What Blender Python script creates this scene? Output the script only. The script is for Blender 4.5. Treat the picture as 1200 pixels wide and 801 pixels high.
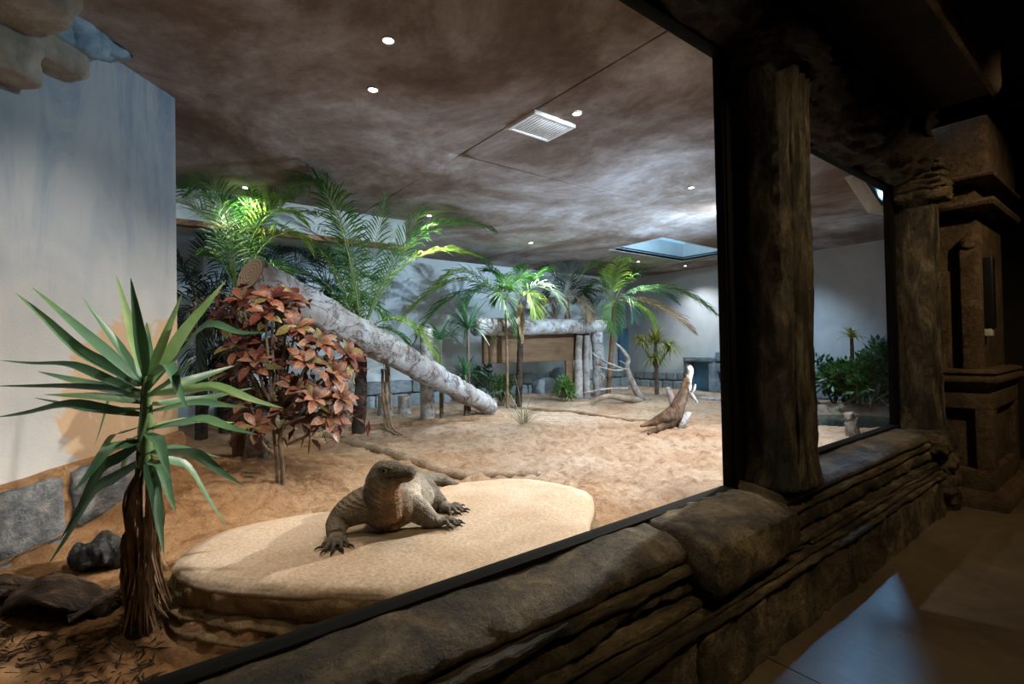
import bpy, bmesh, math, random
from math import sin, cos, pi, radians, sqrt, atan2, exp
from mathutils import Vector as V, Matrix, noise

random.seed(11)
for o in list(bpy.data.objects):
    bpy.data.objects.remove(o)
SC = bpy.context.scene
COL = SC.collection

# ------------------------------------------------------------------ camera
FPX = 590.0                      # focal length in pixels of the 1200 px wide frame
EYE = V((0, 0, 1.6))
AZ, PITCH, ROLL = radians(52.2), radians(0.83), radians(1.1)
F = V((cos(AZ) * cos(PITCH), sin(AZ) * cos(PITCH), sin(PITCH)))
R0 = V((sin(AZ), -cos(AZ), 0))
U0 = R0.cross(F)
RC = R0 * cos(ROLL) - U0 * sin(ROLL)
UC = U0 * cos(ROLL) + R0 * sin(ROLL)
cam = bpy.data.objects.new('camera', bpy.data.cameras.new('camera'))
COL.objects.link(cam)
cam.data.sensor_width = 36.0
cam.data.lens = 36.0 * FPX / 1200.0
cam.data.clip_start = 0.02
m = Matrix((RC, UC, -F)).transposed().to_4x4()
m.translation = EYE
cam.matrix_world = m
SC.camera = cam

# ------------------------------------------------------------------ world, exposure
W = bpy.data.worlds.new('world')
SC.world = W
W.use_nodes = True
W.node_tree.nodes['Background'].inputs[0].default_value = (0.35, 0.55, 0.9, 1)
W.node_tree.nodes['Background'].inputs[1].default_value = 1.2
SC.view_settings.view_transform = 'Standard'
SC.view_settings.look = 'None'
SC.view_settings.gamma = 1.0
SC.view_settings.exposure = 0.0
try:
    SC.cycles.use_denoising = True
    SC.cycles.max_bounces = 8
    SC.cycles.transparent_max_bounces = 16
except Exception:
    pass

CEIL = 3.6


def ray(u, v):
    return F + RC * ((u - 600) / FPX) + UC * ((400.5 - v) / FPX)


def at(u, v, depth):
    return EYE + ray(u, v) * depth


def atz(u, v, z):
    r = ray(u, v)
    return EYE + r * ((z - EYE.z) / r.z)


def aty(u, v, y):
    r = ray(u, v)
    return EYE + r * (y / r.y)


def atx(u, v, x):
    r = ray(u, v)
    return EYE + r * (x / r.x)


# ------------------------------------------------------------------ lights
def aim(o, tgt):
    o.rotation_euler = (V(tgt) - o.location).to_track_quat('-Z', 'Y').to_euler()


def spot(name, loc, tgt, energy, color, size=100, blend=0.6, radius=0.06):
    l = bpy.data.lights.new(name, 'SPOT')
    l.energy, l.color, l.spot_size, l.spot_blend, l.shadow_soft_size = energy, color, radians(size), blend, radius
    o = bpy.data.objects.new(name, l)
    COL.objects.link(o)
    o.location = loc
    aim(o, tgt)
    return o


def area(name, loc, tgt, energy, color, sx, sy=None):
    l = bpy.data.lights.new(name, 'AREA')
    l.energy, l.color, l.shape, l.size, l.size_y = energy, color, 'RECTANGLE', sx, sy or sx
    o = bpy.data.objects.new(name, l)
    COL.objects.link(o)
    o.location = loc
    aim(o, tgt)
    return o


WARM = (1.0, 0.80, 0.58)
NEUT = (0.96, 0.97, 1.0)
BLUE = (0.50, 0.72, 1.0)
# the exhibit's own ceiling downlights: (pixel on the ceiling, watts, colour, aim offset)
DOWN = [(455, 46, 80, WARM), (437, 104, 110, WARM), (676, 132, 380, NEUT), (288, 219, 200, (0.95, 1.0, 0.72)),
        (503, 252, 420, (0.95, 1.0, 0.88)), (622, 284, 480, (0.9, 0.95, 1.0)), (748, 306, 200, (0.95, 1.0, 0.75)),
        (810, 219, 420, NEUT), (803, 311, 260, NEUT)]
for i, (u, v, e, c) in enumerate(DOWN):
    p = atz(u, v, CEIL)
    spot('downlight_beam', (p.x, p.y, CEIL - 0.05), (p.x, p.y, 0), e, c, 92 if v in (132, 219) and u > 600 else 120, 1.0, 0.03)
# unseen lamps added behind the window header, pillar and left wall to fill the room
spot('unseen_spot_beam', (0.9, 1.74, 3.5), (-0.2, 3.9, 0.9), 300, (1.0, 0.90, 0.80), 70, 0.8, 0.05)
spot('unseen_spot_beam', (2.4, 1.74, 3.5), (1.3, 4.4, 1.2), 260, (1.0, 0.88, 0.75), 60, 0.8, 0.05)
spot('unseen_fill_beam', (4.7, 1.8, 3.5), (4.9, 4.0, 0.4), 820, NEUT, 95, 0.8, 0.08)
spot('unseen_fill_beam', (7.0, 3.15, 3.5), (6.6, 4.6, 0.4), 420, NEUT, 120, 0.8, 0.08)
spot('unseen_fill_beam', (10.0, 4.4, 3.5), (10.6, 5.5, 0.6), 330, (0.58, 0.80, 1.0), 125, 0.8, 0.08)
spot('unseen_fill_beam', (-0.9, 5.9, 3.5), (1.8, 7.2, 1.2), 120, (0.85, 0.93, 1.0), 100, 0.8, 0.08)
spot('unseen_fill_beam', (1.6, 1.74, 3.5), (0.0, 4.3, 2.75), 100, (0.58, 0.82, 0.96), 50, 0.9, 0.08)
spot('unseen_fill_beam', (3.2, 1.76, 3.5), (2.5, 6.8, 2.3), 900, (0.86, 0.94, 1.0), 40, 0.9, 0.05)
spot('unseen_fill_beam', (7.0, 3.3, 3.5), (6.5, 9.0, 2.0), 1100, (0.68, 0.85, 1.0), 95, 0.9, 0.08)
# flood fixture seen through the second window: key light along the room,
# beams over the sill and onto the hall floor, plus an unseen uplight added to wash the ceiling
spot('flood_beam', (7.2, 2.04, 3.46), (3.0, 1.05, 0.0), 2000, (0.22, 0.55, 1.0), 12, 1.0, 0.12)
spot('flood_beam', (7.2, 2.04, 3.46), (5.05, 1.50, 0.78), 12000, (0.24, 0.56, 1.0), 18, 1.0, 0.07)
spot('fill_uplight', (7.07, 3.13, 0.62), (5.4, 5.4, 3.6), 1100, (0.52, 0.74, 1.0), 110, 1.0, 0.10)
spot('flood_beam', (6.9, 2.45, 3.35), (1.3, 2.7, 0.7), 2600, (1.0, 0.93, 0.84), 34, 0.8, 0.06)

# daylight on the far sides of the skylight well
spot('skylight_beam', (8.4, 5.72, 3.80), (9.5, 6.85, 3.80), 55, (0.55, 0.80, 1.0), 150, 1.0, 0.04)
# dim hall lamps over the visitors' side
spot('hall_spot_beam', (1.2, -0.7, 4.2), (1.3, 1.3, 0.4), 150, (1.0, 0.76, 0.44), 58, 0.9, 0.06)
spot('hall_spot_beam', (3.3, -0.8, 4.2), (3.4, 1.3, 1.1), 190, (1.0, 0.76, 0.44), 75, 0.9, 0.06)
spot('hall_spot_beam', (5.0, -0.9, 4.2), (6.6, 1.15, 1.5), 240, (1.0, 0.74, 0.42), 82, 0.9, 0.06)
spot('hall_spot_beam', (4.8, -0.4, 4.3), (4.9, 0.0, 0.0), 26, (1.0, 0.74, 0.42), 60, 1.0, 0.06)


# ------------------------------------------------------------------ materials
def nodes(name):
    mt = bpy.data.materials.new(name)
    mt.use_nodes = True
    nt = mt.node_tree
    return mt, nt, nt.nodes['Principled BSDF'], nt.nodes.new, nt.links.new


def mapped(nt, stretch=(1, 1, 1)):
    tc = nt.nodes.new('ShaderNodeTexCoord')
    mp = nt.nodes.new('ShaderNodeMapping')
    mp.inputs['Scale'].default_value = stretch
    nt.links.new(tc.outputs['Object'], mp.inputs['Vector'])
    return mp.outputs[0]


def noise_node(nt, vec, scale, detail=6, rough=0.6, dist=0.0):
    n = nt.nodes.new('ShaderNodeTexNoise')
    n.inputs['Scale'].default_value = scale
    n.inputs['Detail'].default_value = detail
    n.inputs['Roughness'].default_value = rough
    n.inputs['Distortion'].default_value = dist
    nt.links.new(vec, n.inputs['Vector'])
    return n.outputs['Fac']


def ramp(nt, fac, stops):
    r = nt.nodes.new('ShaderNodeValToRGB')
    cr = r.color_ramp
    while len(cr.elements) < len(stops):
        cr.elements.new(0.5)
    for e, (p, c) in zip(cr.elements, stops):
        e.position = p
        e.color = (c[0], c[1], c[2], 1)
    nt.links.new(fac, r.inputs[0])
    return r.outputs[0]


def bump(nt, bsdf, h, strength, dist=0.02, prev=None):
    b = nt.nodes.new('ShaderNodeBump')
    b.inputs['Strength'].default_value = strength
    b.inputs['Distance'].default_value = dist
    nt.links.new(h, b.inputs['Height'])
    if prev:
        nt.links.new(prev, b.inputs['Normal'])
    if bsdf:
        nt.links.new(b.outputs[0], bsdf.inputs['Normal'])
    return b.outputs[0]


def mix(nt, fac, a, b, mode='MIX'):
    n = nt.nodes.new('ShaderNodeMix')
    n.data_type = 'RGBA'
    n.blend_type = mode
    for i, x in ((0, fac), (6, a), (7, b)):
        if hasattr(x, 'links'):
            nt.links.new(x, n.inputs[i])
        elif i == 0:
            n.inputs[0].default_value = x
        else:
            n.inputs[i].default_value = (x[0], x[1], x[2], 1)
    return n.outputs[2]


def mat(name, stops, scale=4, rough=0.85, stretch=(1, 1, 1), bs=0.4, bscale=30, bdist=0.02, dist=0.5, detail=7, spec=0.3,
        vary=0.0, fine=None):
    mt, nt, b, N, L = nodes(name)
    vec = mapped(nt, stretch)
    f = noise_node(nt, vec, scale, detail, 0.62, dist)
    c = ramp(nt, f, stops)
    if fine:
        g = noise_node(nt, vec, fine[0], 4, 0.6)
        c = mix(nt, fine[1], c, ramp(nt, g, [(0.35, (0.25, 0.25, 0.25)), (0.65, (1.35, 1.35, 1.35))]), 'MULTIPLY')
    if vary:
        oi = N('ShaderNodeObjectInfo')
        hs = N('ShaderNodeHueSaturation')
        mr = N('ShaderNodeMapRange')
        mr.inputs[3].default_value = 1 - vary
        mr.inputs[4].default_value = 1 + vary
        L(oi.outputs['Random'], mr.inputs[0])
        L(mr.outputs[0], hs.inputs['Value'])
        L(c, hs.inputs['Color'])
        c = hs.outputs[0]
    L(c, b.inputs['Base Color'])
    b.inputs['Roughness'].default_value = rough
    b.inputs['Specular IOR Level'].default_value = spec
    if bs:
        bump(nt, b, noise_node(nt, vec, bscale, 6, 0.65), bs, bdist)
    return mt


def leafmat(name, stops, scale=3, rough=0.45, trans=0.25, vary=0.2, stretch=(1, 1, 1)):
    mt = mat(name, stops, scale, rough, stretch, 0.0, spec=0.4, vary=vary)
    nt = mt.node_tree
    b = nt.nodes['Principled BSDF']
    tr = nt.nodes.new('ShaderNodeBsdfTranslucent')
    src = b.inputs['Base Color'].links[0].from_socket
    nt.links.new(src, tr.inputs[0])
    mx = nt.nodes.new('ShaderNodeMixShader')
    mx.inputs[0].default_value = trans
    nt.links.new(b.outputs[0], mx.inputs[1])
    nt.links.new(tr.outputs[0], mx.inputs[2])
    nt.links.new(mx.outputs[0], nt.nodes['Material Output'].inputs[0])
    return mt


def plain(name, col, rough=0.5, metal=0.0, bs=0.1):
    k = lambda s: tuple(x * s for x in col)
    mt = mat(name, [(0.3, k(0.8)), (0.7, k(1.15))], 12, rough, bs=bs, bscale=60, bdist=0.004)
    mt.node_tree.nodes['Principled BSDF'].inputs['Metallic'].default_value = metal
    return mt


def emit(name, col, s):
    mt, nt, b, N, L = nodes(name)
    b.inputs['Base Color'].default_value = (*col, 1)
    b.inputs['Emission Color'].default_value = (*col, 1)
    b.inputs['Emission Strength'].default_value = s
    return mt


def sand_material():
    mt, nt, b, N, L = nodes('sand')
    vec = mapped(nt)
    big = noise_node(nt, vec, 0.9, 5, 0.6, 0.4)
    mid = noise_node(nt, vec, 7, 8, 0.7, 0.8)
    c = ramp(nt, big, [(0.3, (0.47, 0.30, 0.185)), (0.52, (0.60, 0.45, 0.335)), (0.72, (0.68, 0.57, 0.465))])
    c = mix(nt, 0.75, c, ramp(nt, mid, [(0.34, (0.50, 0.37, 0.28)), (0.47, (0.95, 0.92, 0.9)), (0.66, (1.22, 1.22, 1.22))]), 'MULTIPLY')
    # the left side of the bed is redder and darker than the middle
    sx = N('ShaderNodeSeparateXYZ')
    L(vec, sx.inputs[0])
    mr = N('ShaderNodeMapRange')
    mr.inputs[1].default_value, mr.inputs[2].default_value = 0.3, 3.6
    L(sx.outputs[0], mr.inputs[0])
    c = mix(nt, mr.outputs[0], mix(nt, 1.0, c, (0.86, 0.68, 0.48), 'MULTIPLY'), c)
    L(c, b.inputs['Base Color'])
    b.inputs['Roughness'].default_value = 0.95
    b.inputs['Specular IOR Level'].default_value = 0.15
    n1 = bump(nt, None, noise_node(nt, vec, 9, 9, 0.75, 0.8), 1.0, 0.11)
    bump(nt, b, noise_node(nt, vec, 70, 4, 0.6), 0.6, 0.012, n1)
    return mt


def plaster_left():
    mt, nt, b, N, L = nodes('stained_plaster')
    vec = mapped(nt)
    c = ramp(nt, noise_node(nt, vec, 2.2, 6, 0.6, 0.3), [(0.3, (0.38, 0.39, 0.41)), (0.7, (0.50, 0.49, 0.48))])
    # blue-grey streak stains, with blue light on the upper wall put into the colour
    v2 = mapped(nt, (3.2, 3.2, 0.6))
    st = noise_node(nt, v2, 1.4, 7, 0.7, 0.8)
    sx = N('ShaderNodeSeparateXYZ')
    L(vec, sx.inputs[0])
    top = N('ShaderNodeMapRange')
    top.inputs[1].default_value, top.inputs[2].default_value = 1.5, 3.2
    L(sx.outputs[2], top.inputs[0])
    mu = N('ShaderNodeMath')
    mu.operation = 'MULTIPLY'
    L(top.outputs[0], mu.inputs[0])
    L(ramp(nt, st, [(0.46, (0.30, 0.30, 0.30)), (0.68, (1, 1, 1))]), mu.inputs[1])
    c = mix(nt, mu.outputs[0], c, (0.17, 0.245, 0.33))
    # flaked ochre patches low on the wall near the corner
    pn = noise_node(nt, vec, 4.5, 6, 0.6, 0.8)
    gx = N('ShaderNodeMapRange')
    gx.inputs[1].default_value, gx.inputs[2].default_value = -0.50, 0.02
    L(sx.outputs[0], gx.inputs[0])
    gz = N('ShaderNodeMapRange')
    gz.inputs[1].default_value, gz.inputs[2].default_value = 2.05, 1.60
    L(sx.outputs[2], gz.inputs[0])
    a = N('ShaderNodeMath')
    a.operation = 'MULTIPLY'
    L(gx.outputs[0], a.inputs[0])
    L(gz.outputs[0], a.inputs[1])
    a2 = N('ShaderNodeMath')
    a2.operation = 'MULTIPLY'
    L(a.outputs[0], a2.inputs[0])
    L(pn, a2.inputs[1])
    pm = ramp(nt, a2.outputs[0], [(0.20, (0, 0, 0)), (0.23, (1, 1, 1))])
    c = mix(nt, pm, c, (0.46, 0.335, 0.225))
    L(c, b.inputs['Base Color'])
    b.inputs['Roughness'].default_value = 0.9
    b.inputs['Specular IOR Level'].default_value = 0.15
    bump(nt, b, noise_node(nt, vec, 60, 5, 0.7), 0.35, 0.01)
    return mt


def ceiling_material():
    mt, nt, b, N, L = nodes('mottled_ceiling')
    vec = mapped(nt, (1.0, 0.75, 1))
    f = noise_node(nt, vec, 0.72, 12, 0.68, 0.5)
    c = ramp(nt, f, [(0.30, (0.085, 0.055, 0.038)), (0.44, (0.175, 0.130, 0.105)), (0.56, (0.31, 0.275, 0.26)), (0.70, (0.54, 0.54, 0.57))])
    g = noise_node(nt, vec, 9, 7, 0.7, 0.5)
    c = mix(nt, 0.6, c, ramp(nt, g, [(0.3, (0.6, 0.55, 0.52)), (0.7, (1.2, 1.2, 1.2))]), 'MULTIPLY')
    L(c, b.inputs['Base Color'])
    b.inputs['Roughness'].default_value = 0.8
    b.inputs['Specular IOR Level'].default_value = 0.25
    bump(nt, b, noise_node(nt, vec, 40, 6, 0.7), 0.4, 0.01)
    return mt


def wood_material(name, stops, ring=False, crack=0.8):
    mt, nt, b, N, L = nodes(name)
    vec = mapped(nt)
    f = noise_node(nt, vec, 3.5, 8, 0.65, 0.4)
    c = ramp(nt, f, stops)
    cf = noise_node(nt, vec, 2.6, 7, 0.62, 1.2)
    ck = ramp(nt, cf, [(0.475, (1, 1, 1)), (0.497, (0.16, 0.12, 0.10)), (0.503, (0.16, 0.12, 0.10)), (0.525, (1, 1, 1))])
    c = mix(nt, crack, c, ck, 'MULTIPLY')
    L(c, b.inputs['Base Color'])
    b.inputs['Roughness'].default_value = 0.85
    b.inputs['Specular IOR Level'].default_value = 0.2
    n1 = bump(nt, None, noise_node(nt, vec, 22, 7, 0.7, 0.3), 0.7, 0.03)
    bump(nt, b, ck, 0.4, 0.02, n1)
    return mt


def ring_material():
    mt, nt, b, N, L = nodes('sawn_end_grain')
    vec = mapped(nt)
    w = N('ShaderNodeTexNoise')
    w.inputs['Scale'].default_value = 2.0
    L(vec, w.inputs['Vector'])
    ln = N('ShaderNodeVectorMath')
    ln.operation = 'LENGTH'
    L(vec, ln.inputs[0])
    s = N('ShaderNodeMath')
    s.operation = 'MULTIPLY_ADD'
    s.inputs[1].default_value = 160
    L(ln.outputs['Value'], s.inputs[0])
    L(w.outputs['Fac'], s.inputs[2])
    si = N('ShaderNodeMath')
    si.operation = 'SINE'
    L(s.outputs[0], si.inputs[0])
    ma = N('ShaderNodeMapRange')
    ma.inputs[1].default_value = -1
    L(si.outputs[0], ma.inputs[0])
    c = ramp(nt, ma.outputs[0], [(0.0, (0.20, 0.105, 0.05)), (1.0, (0.36, 0.21, 0.11))])
    L(c, b.inputs['Base Color'])
    b.inputs['Roughness'].default_value = 0.8
    return mt


def glass_material():
    mt, nt, b, N, L = nodes('window_glass')
    nt.nodes.remove(b)
    tr = N('ShaderNodeBsdfTransparent')
    tr.inputs[0].default_value = (0.97, 0.985, 0.98, 1)
    gl = N('ShaderNodeBsdfGlossy')
    gl.inputs['Roughness'].default_value = 0.02
    fr = N('ShaderNodeLayerWeight')
    fr.inputs[0].default_value = 0.5
    pw = N('ShaderNodeMath')
    pw.operation = 'POWER'
    pw.inputs[1].default_value = 5
    L(fr.outputs['Facing'], pw.inputs[0])
    ma = N('ShaderNodeMath')
    ma.operation = 'MULTIPLY_ADD'
    ma.inputs[1].default_value, ma.inputs[2].default_value = 0.5, 0.012
    L(pw.outputs[0], ma.inputs[0])
    mx = N('ShaderNodeMixShader')
    L(ma.outputs[0], mx.inputs[0])
    L(tr.outputs[0], mx.inputs[1])
    L(gl.outputs[0], mx.inputs[2])
    L(mx.outputs[0], nt.nodes['Material Output'].inputs[0])
    return mt


def water_material():
    mt, nt, b, N, L = nodes('pond_water')
    vec = mapped(nt)
    b.inputs['Base Color'].default_value = (0.035, 0.05, 0.04, 1)
    b.inputs['Roughness'].default_value = 0.06
    b.inputs['IOR'].default_value = 1.33
    bump(nt, b, noise_node(nt, vec, 9, 3), 0.12, 0.02)
    return mt


def rock_hall(name, stops, pits=True, scale=3.0, stretch=(1, 1, 1)):
    mt, nt, b, N, L = nodes(name)
    vec = mapped(nt, stretch)
    c = ramp(nt, noise_node(nt, vec, scale, 8, 0.68, 0.6), stops)
    g = noise_node(nt, vec, 28, 6, 0.7, 0.3)
    c = mix(nt, 0.8, c, ramp(nt, g, [(0.32, (0.30, 0.28, 0.26)), (0.48, (0.9, 0.9, 0.9)), (0.7, (1.35, 1.32, 1.25))]), 'MULTIPLY')
    L(c, b.inputs['Base Color'])
    b.inputs['Roughness'].default_value = 0.62
    b.inputs['Specular IOR Level'].default_value = 0.35
    n1 = bump(nt, None, noise_node(nt, vec, 13, 10, 0.75, 0.5), 1.0, 0.06)
    vo = N('ShaderNodeTexVoronoi')
    vo.inputs['Scale'].default_value = 55
    L(vec, vo.inputs['Vector'])
    bump(nt, b, ramp(nt, vo.outputs['Distance'], [(0.15, (0, 0, 0)), (0.4, (1, 1, 1))]), 0.35, 0.012, n1)
    return mt


def glossy(mt, rough, spec):
    b = mt.node_tree.nodes['Principled BSDF']
    b.inputs['Roughness'].default_value = rough
    b.inputs['Specular IOR Level'].default_value = spec
    return mt


def floor_material():
    mt, nt, b, N, L = nodes('polished_concrete')
    vec = mapped(nt)
    c = ramp(nt, noise_node(nt, vec, 1.1, 8, 0.65, 0.8), [(0.3, (0.055, 0.040, 0.026)), (0.55, (0.095, 0.072, 0.046)), (0.75, (0.15, 0.112, 0.072))])
    c = mix(nt, 0.6, c, ramp(nt, noise_node(nt, mapped(nt, (5, 1.2, 1)), 6, 6, 0.7), [(0.3, (0.6, 0.6, 0.6)), (0.7, (1.25, 1.25, 1.25))]), 'MULTIPLY')
    L(c, b.inputs['Base Color'])
    b.inputs['Roughness'].default_value = 0.42
    b.inputs['Specular IOR Level'].default_value = 0.35
    bump(nt, b, noise_node(nt, vec, 25, 6, 0.7), 0.12, 0.01)
    return mt


def hide_material():
    mt, nt, b, N, L = nodes('scaly_hide')
    vec = mapped(nt)
    at_ = N('ShaderNodeVertexColor')
    at_.layer_name = 'hide'
    g = noise_node(nt, vec, 18, 7, 0.7, 0.4)
    c = mix(nt, 0.8, at_.outputs[0], ramp(nt, g, [(0.34, (0.32, 0.30, 0.28)), (0.5, (0.85, 0.85, 0.85)), (0.68, (1.35, 1.3, 1.22))]), 'MULTIPLY')
    vo = N('ShaderNodeTexVoronoi')
    vo.inputs['Scale'].default_value = 150
    L(vec, vo.inputs['Vector'])
    c = mix(nt, 0.5, c, ramp(nt, vo.outputs['Distance'], [(0.2, (1.15, 1.15, 1.15)), (0.6, (0.55, 0.55, 0.55))]), 'MULTIPLY')
    L(c, b.inputs['Base Color'])
    b.inputs['Roughness'].default_value = 0.6
    b.inputs['Specular IOR Level'].default_value = 0.35
    n1 = bump(nt, None, noise_node(nt, mapped(nt, (1, 1, 2.2)), 24, 5, 0.6, 0.6), 0.7, 0.02)
    bump(nt, b, vo.outputs['Distance'], 0.7, -0.006, n1)
    return mt


MT = {}
MT['sand'] = sand_material()
MT['plaster_left'] = plaster_left()
MT['ceiling'] = ceiling_material()
MT['plaster_back'] = mat('blue_grey_plaster', [(0.3, (0.44, 0.52, 0.57)), (0.7, (0.60, 0.66, 0.70))], 1.2, 0.9, bs=0.25, bscale=40)
MT['plaster_far'] = mat('warm_grey_plaster', [(0.3, (0.33, 0.36, 0.40)), (0.7, (0.50, 0.52, 0.54))], 0.9, 0.9, bs=0.25, bscale=40)
MT['dark_gap'] = plain('dark_gap', (0.02, 0.016, 0.013), 0.9)
MT['block_blue'] = mat('blue_grey_masonry', [(0.3, (0.13, 0.17, 0.21)), (0.55, (0.23, 0.28, 0.32)), (0.75, (0.34, 0.37, 0.38))], 5, 0.85, bs=0.8, bscale=18, vary=0.25)
MT['block_left'] = mat('weathered_wall_block', [(0.3, (0.05, 0.058, 0.068)), (0.5, (0.13, 0.14, 0.155)), (0.66, (0.24, 0.235, 0.225)), (0.8, (0.42, 0.29, 0.18))], 5, 0.85, bs=0.9, bscale=16, vary=0.15)
MT['boulder'] = mat('grey_tan_boulder', [(0.3, (0.16, 0.14, 0.12)), (0.55, (0.33, 0.29, 0.24)), (0.75, (0.46, 0.42, 0.36))], 4, 0.85, bs=0.7, bscale=22)
MT['boulder_blue'] = mat('blue_stained_rockwork', [(0.3, (0.07, 0.12, 0.17)), (0.5, (0.20, 0.30, 0.38)), (0.72, (0.42, 0.52, 0.58))], 5, 0.85, bs=0.9, bscale=22)
MT['slab'] = mat('sandstone_slab', [(0.3, (0.36, 0.255, 0.175)), (0.5, (0.45, 0.345, 0.255)), (0.72, (0.50, 0.41, 0.33))], 2.2, 0.85, bs=0.35, bscale=35, bdist=0.012, fine=(60, 0.35))
MT['slab_edge'] = mat('crusted_slab_edge', [(0.3, (0.10, 0.065, 0.032)), (0.5, (0.21, 0.145, 0.075)), (0.72, (0.36, 0.24, 0.13))], 9, 0.9, bs=1.0, bscale=25)
MT['bark_grey'] = wood_material('silver_grey_bark', [(0.32, (0.17, 0.125, 0.10)), (0.46, (0.33, 0.315, 0.315)), (0.66, (0.48, 0.51, 0.54))])
MT['bark_brown'] = wood_material('bare_brown_wood', [(0.3, (0.12, 0.07, 0.04)), (0.5, (0.25, 0.155, 0.09)), (0.7, (0.38, 0.27, 0.18))], crack=0.4)
MT['bark_stump'] = wood_material('dark_weathered_root', [(0.34, (0.025, 0.014, 0.008)), (0.5, (0.09, 0.05, 0.028)), (0.66, (0.22, 0.135, 0.08))], crack=0.7)
MT['bark_tan'] = wood_material('tan_dead_branch', [(0.3, (0.17, 0.115, 0.075)), (0.5, (0.31, 0.23, 0.165)), (0.7, (0.42, 0.35, 0.28))], crack=0.35)
MT['bark_dark'] = wood_material('dark_palm_bark', [(0.3, (0.018, 0.014, 0.012)), (0.5, (0.05, 0.038, 0.03)), (0.7, (0.12, 0.09, 0.065))])
MT['bark_bleached'] = wood_material('bleached_driftwood', [(0.34, (0.13, 0.10, 0.085)), (0.5, (0.33, 0.30, 0.285)), (0.68, (0.50, 0.49, 0.48))], crack=0.3)
MT['burnt'] = mat('charred_wood', [(0.36, (0.004, 0.004, 0.005)), (0.52, (0.016, 0.018, 0.024)), (0.66, (0.09, 0.105, 0.135))], 14, 0.45, bs=1.0, bscale=30, spec=0.5)
MT['bark_piece'] = mat('dark_bark_shard', [(0.34, (0.008, 0.005, 0.003)), (0.52, (0.035, 0.020, 0.011)), (0.70, (0.12, 0.066, 0.035))], 7, 0.8, (1, 4, 1), 0.9, 24)
MT['ring'] = ring_material()
MT['board'] = mat('brown_lintel_board', [(0.3, (0.10, 0.058, 0.032)), (0.7, (0.20, 0.125, 0.072))], 3, 0.8, (0.4, 1, 2), 0.4, 20)
MT['hide'] = hide_material()
MT['claw'] = plain('black_claw', (0.018, 0.016, 0.015), 0.35)
MT['eye'] = plain('dark_eye', (0.01, 0.008, 0.006), 0.08)
MT['eyelid'] = plain('grey_eyelid', (0.16, 0.14, 0.11), 0.6)
MT['yucca'] = leafmat('yucca_leaf', [(0.3, (0.030, 0.085, 0.055)), (0.5, (0.065, 0.15, 0.075)), (0.72, (0.16, 0.26, 0.10))], 2.2, 0.38, 0.12, 0.3)
MT['yucca_light'] = leafmat('young_yucca_leaf', [(0.3, (0.11, 0.22, 0.07)), (0.5, (0.22, 0.36, 0.13)), (0.72, (0.40, 0.50, 0.28))], 2.2, 0.4, 0.2, 0.15)
MT['dead_leaf'] = leafmat('dry_brown_leaf', [(0.3, (0.075, 0.045, 0.026)), (0.55, (0.20, 0.12, 0.07)), (0.75, (0.36, 0.24, 0.15))], 8, 0.8, 0.1, 0.4)
MT['palm'] = leafmat('palm_frond_green', [(0.3, (0.025, 0.085, 0.022)), (0.5, (0.055, 0.16, 0.035)), (0.72, (0.15, 0.27, 0.05))], 2.5, 0.42, 0.3, 0.3)
MT['palm_light'] = leafmat('palm_frond_yellow_green', [(0.3, (0.12, 0.26, 0.03)), (0.55, (0.25, 0.38, 0.06)), (0.75, (0.42, 0.48, 0.14))], 2.5, 0.42, 0.35, 0.2)
MT['palm_pale'] = leafmat('palm_frond_silvery', [(0.3, (0.20, 0.30, 0.20)), (0.6, (0.48, 0.56, 0.42))], 2.5, 0.35, 0.25, 0.1)
MT['palm_blue'] = leafmat('palm_frond_blue_green', [(0.3, (0.03, 0.10, 0.085)), (0.6, (0.10, 0.22, 0.18))], 2.5, 0.42, 0.25, 0.2)
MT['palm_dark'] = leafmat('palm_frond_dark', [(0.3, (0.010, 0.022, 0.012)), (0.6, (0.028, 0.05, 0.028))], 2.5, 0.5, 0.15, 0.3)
MT['palm_dry'] = leafmat('palm_frond_dry', [(0.3, (0.16, 0.11, 0.06)), (0.6, (0.36, 0.26, 0.15))], 4, 0.7, 0.2, 0.25)
MT['stalk'] = leafmat('green_leaf_stalk', [(0.3, (0.10, 0.17, 0.05)), (0.7, (0.22, 0.28, 0.10))], 6, 0.5, 0.05, 0.1)
CROTON = [leafmat('croton_leaf_copper', [(0.3, (0.05, 0.016, 0.009)), (0.5, (0.145, 0.050, 0.026)), (0.70, (0.34, 0.165, 0.095))], 22, 0.42, 0.12, 0.35),
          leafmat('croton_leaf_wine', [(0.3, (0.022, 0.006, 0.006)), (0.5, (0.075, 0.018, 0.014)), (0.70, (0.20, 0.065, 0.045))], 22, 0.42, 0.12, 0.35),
          leafmat('croton_leaf_bronze_green', [(0.3, (0.045, 0.040, 0.014)), (0.5, (0.12, 0.10, 0.032)), (0.70, (0.30, 0.22, 0.09))], 22, 0.42, 0.12, 0.35),
          leafmat('croton_leaf_pink', [(0.3, (0.07, 0.026, 0.018)), (0.5, (0.18, 0.080, 0.052)), (0.70, (0.38, 0.235, 0.17))], 22, 0.42, 0.12, 0.25)]
MT['bush'] = leafmat('glossy_bush_leaf', [(0.3, (0.05, 0.14, 0.03)), (0.55, (0.12, 0.26, 0.06)), (0.75, (0.26, 0.40, 0.14))], 5, 0.4, 0.25, 0.35)
MT['bush_dark'] = leafmat('mangrove_leaf', [(0.3, (0.020, 0.065, 0.022)), (0.55, (0.05, 0.125, 0.045)), (0.75, (0.13, 0.22, 0.09))], 5, 0.4, 0.25, 0.4)
MT['bush_yellow'] = leafmat('yellow_green_leaf', [(0.3, (0.14, 0.17, 0.03)), (0.55, (0.30, 0.32, 0.07)), (0.75, (0.46, 0.44, 0.15))], 5, 0.4, 0.25, 0.3)
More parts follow.
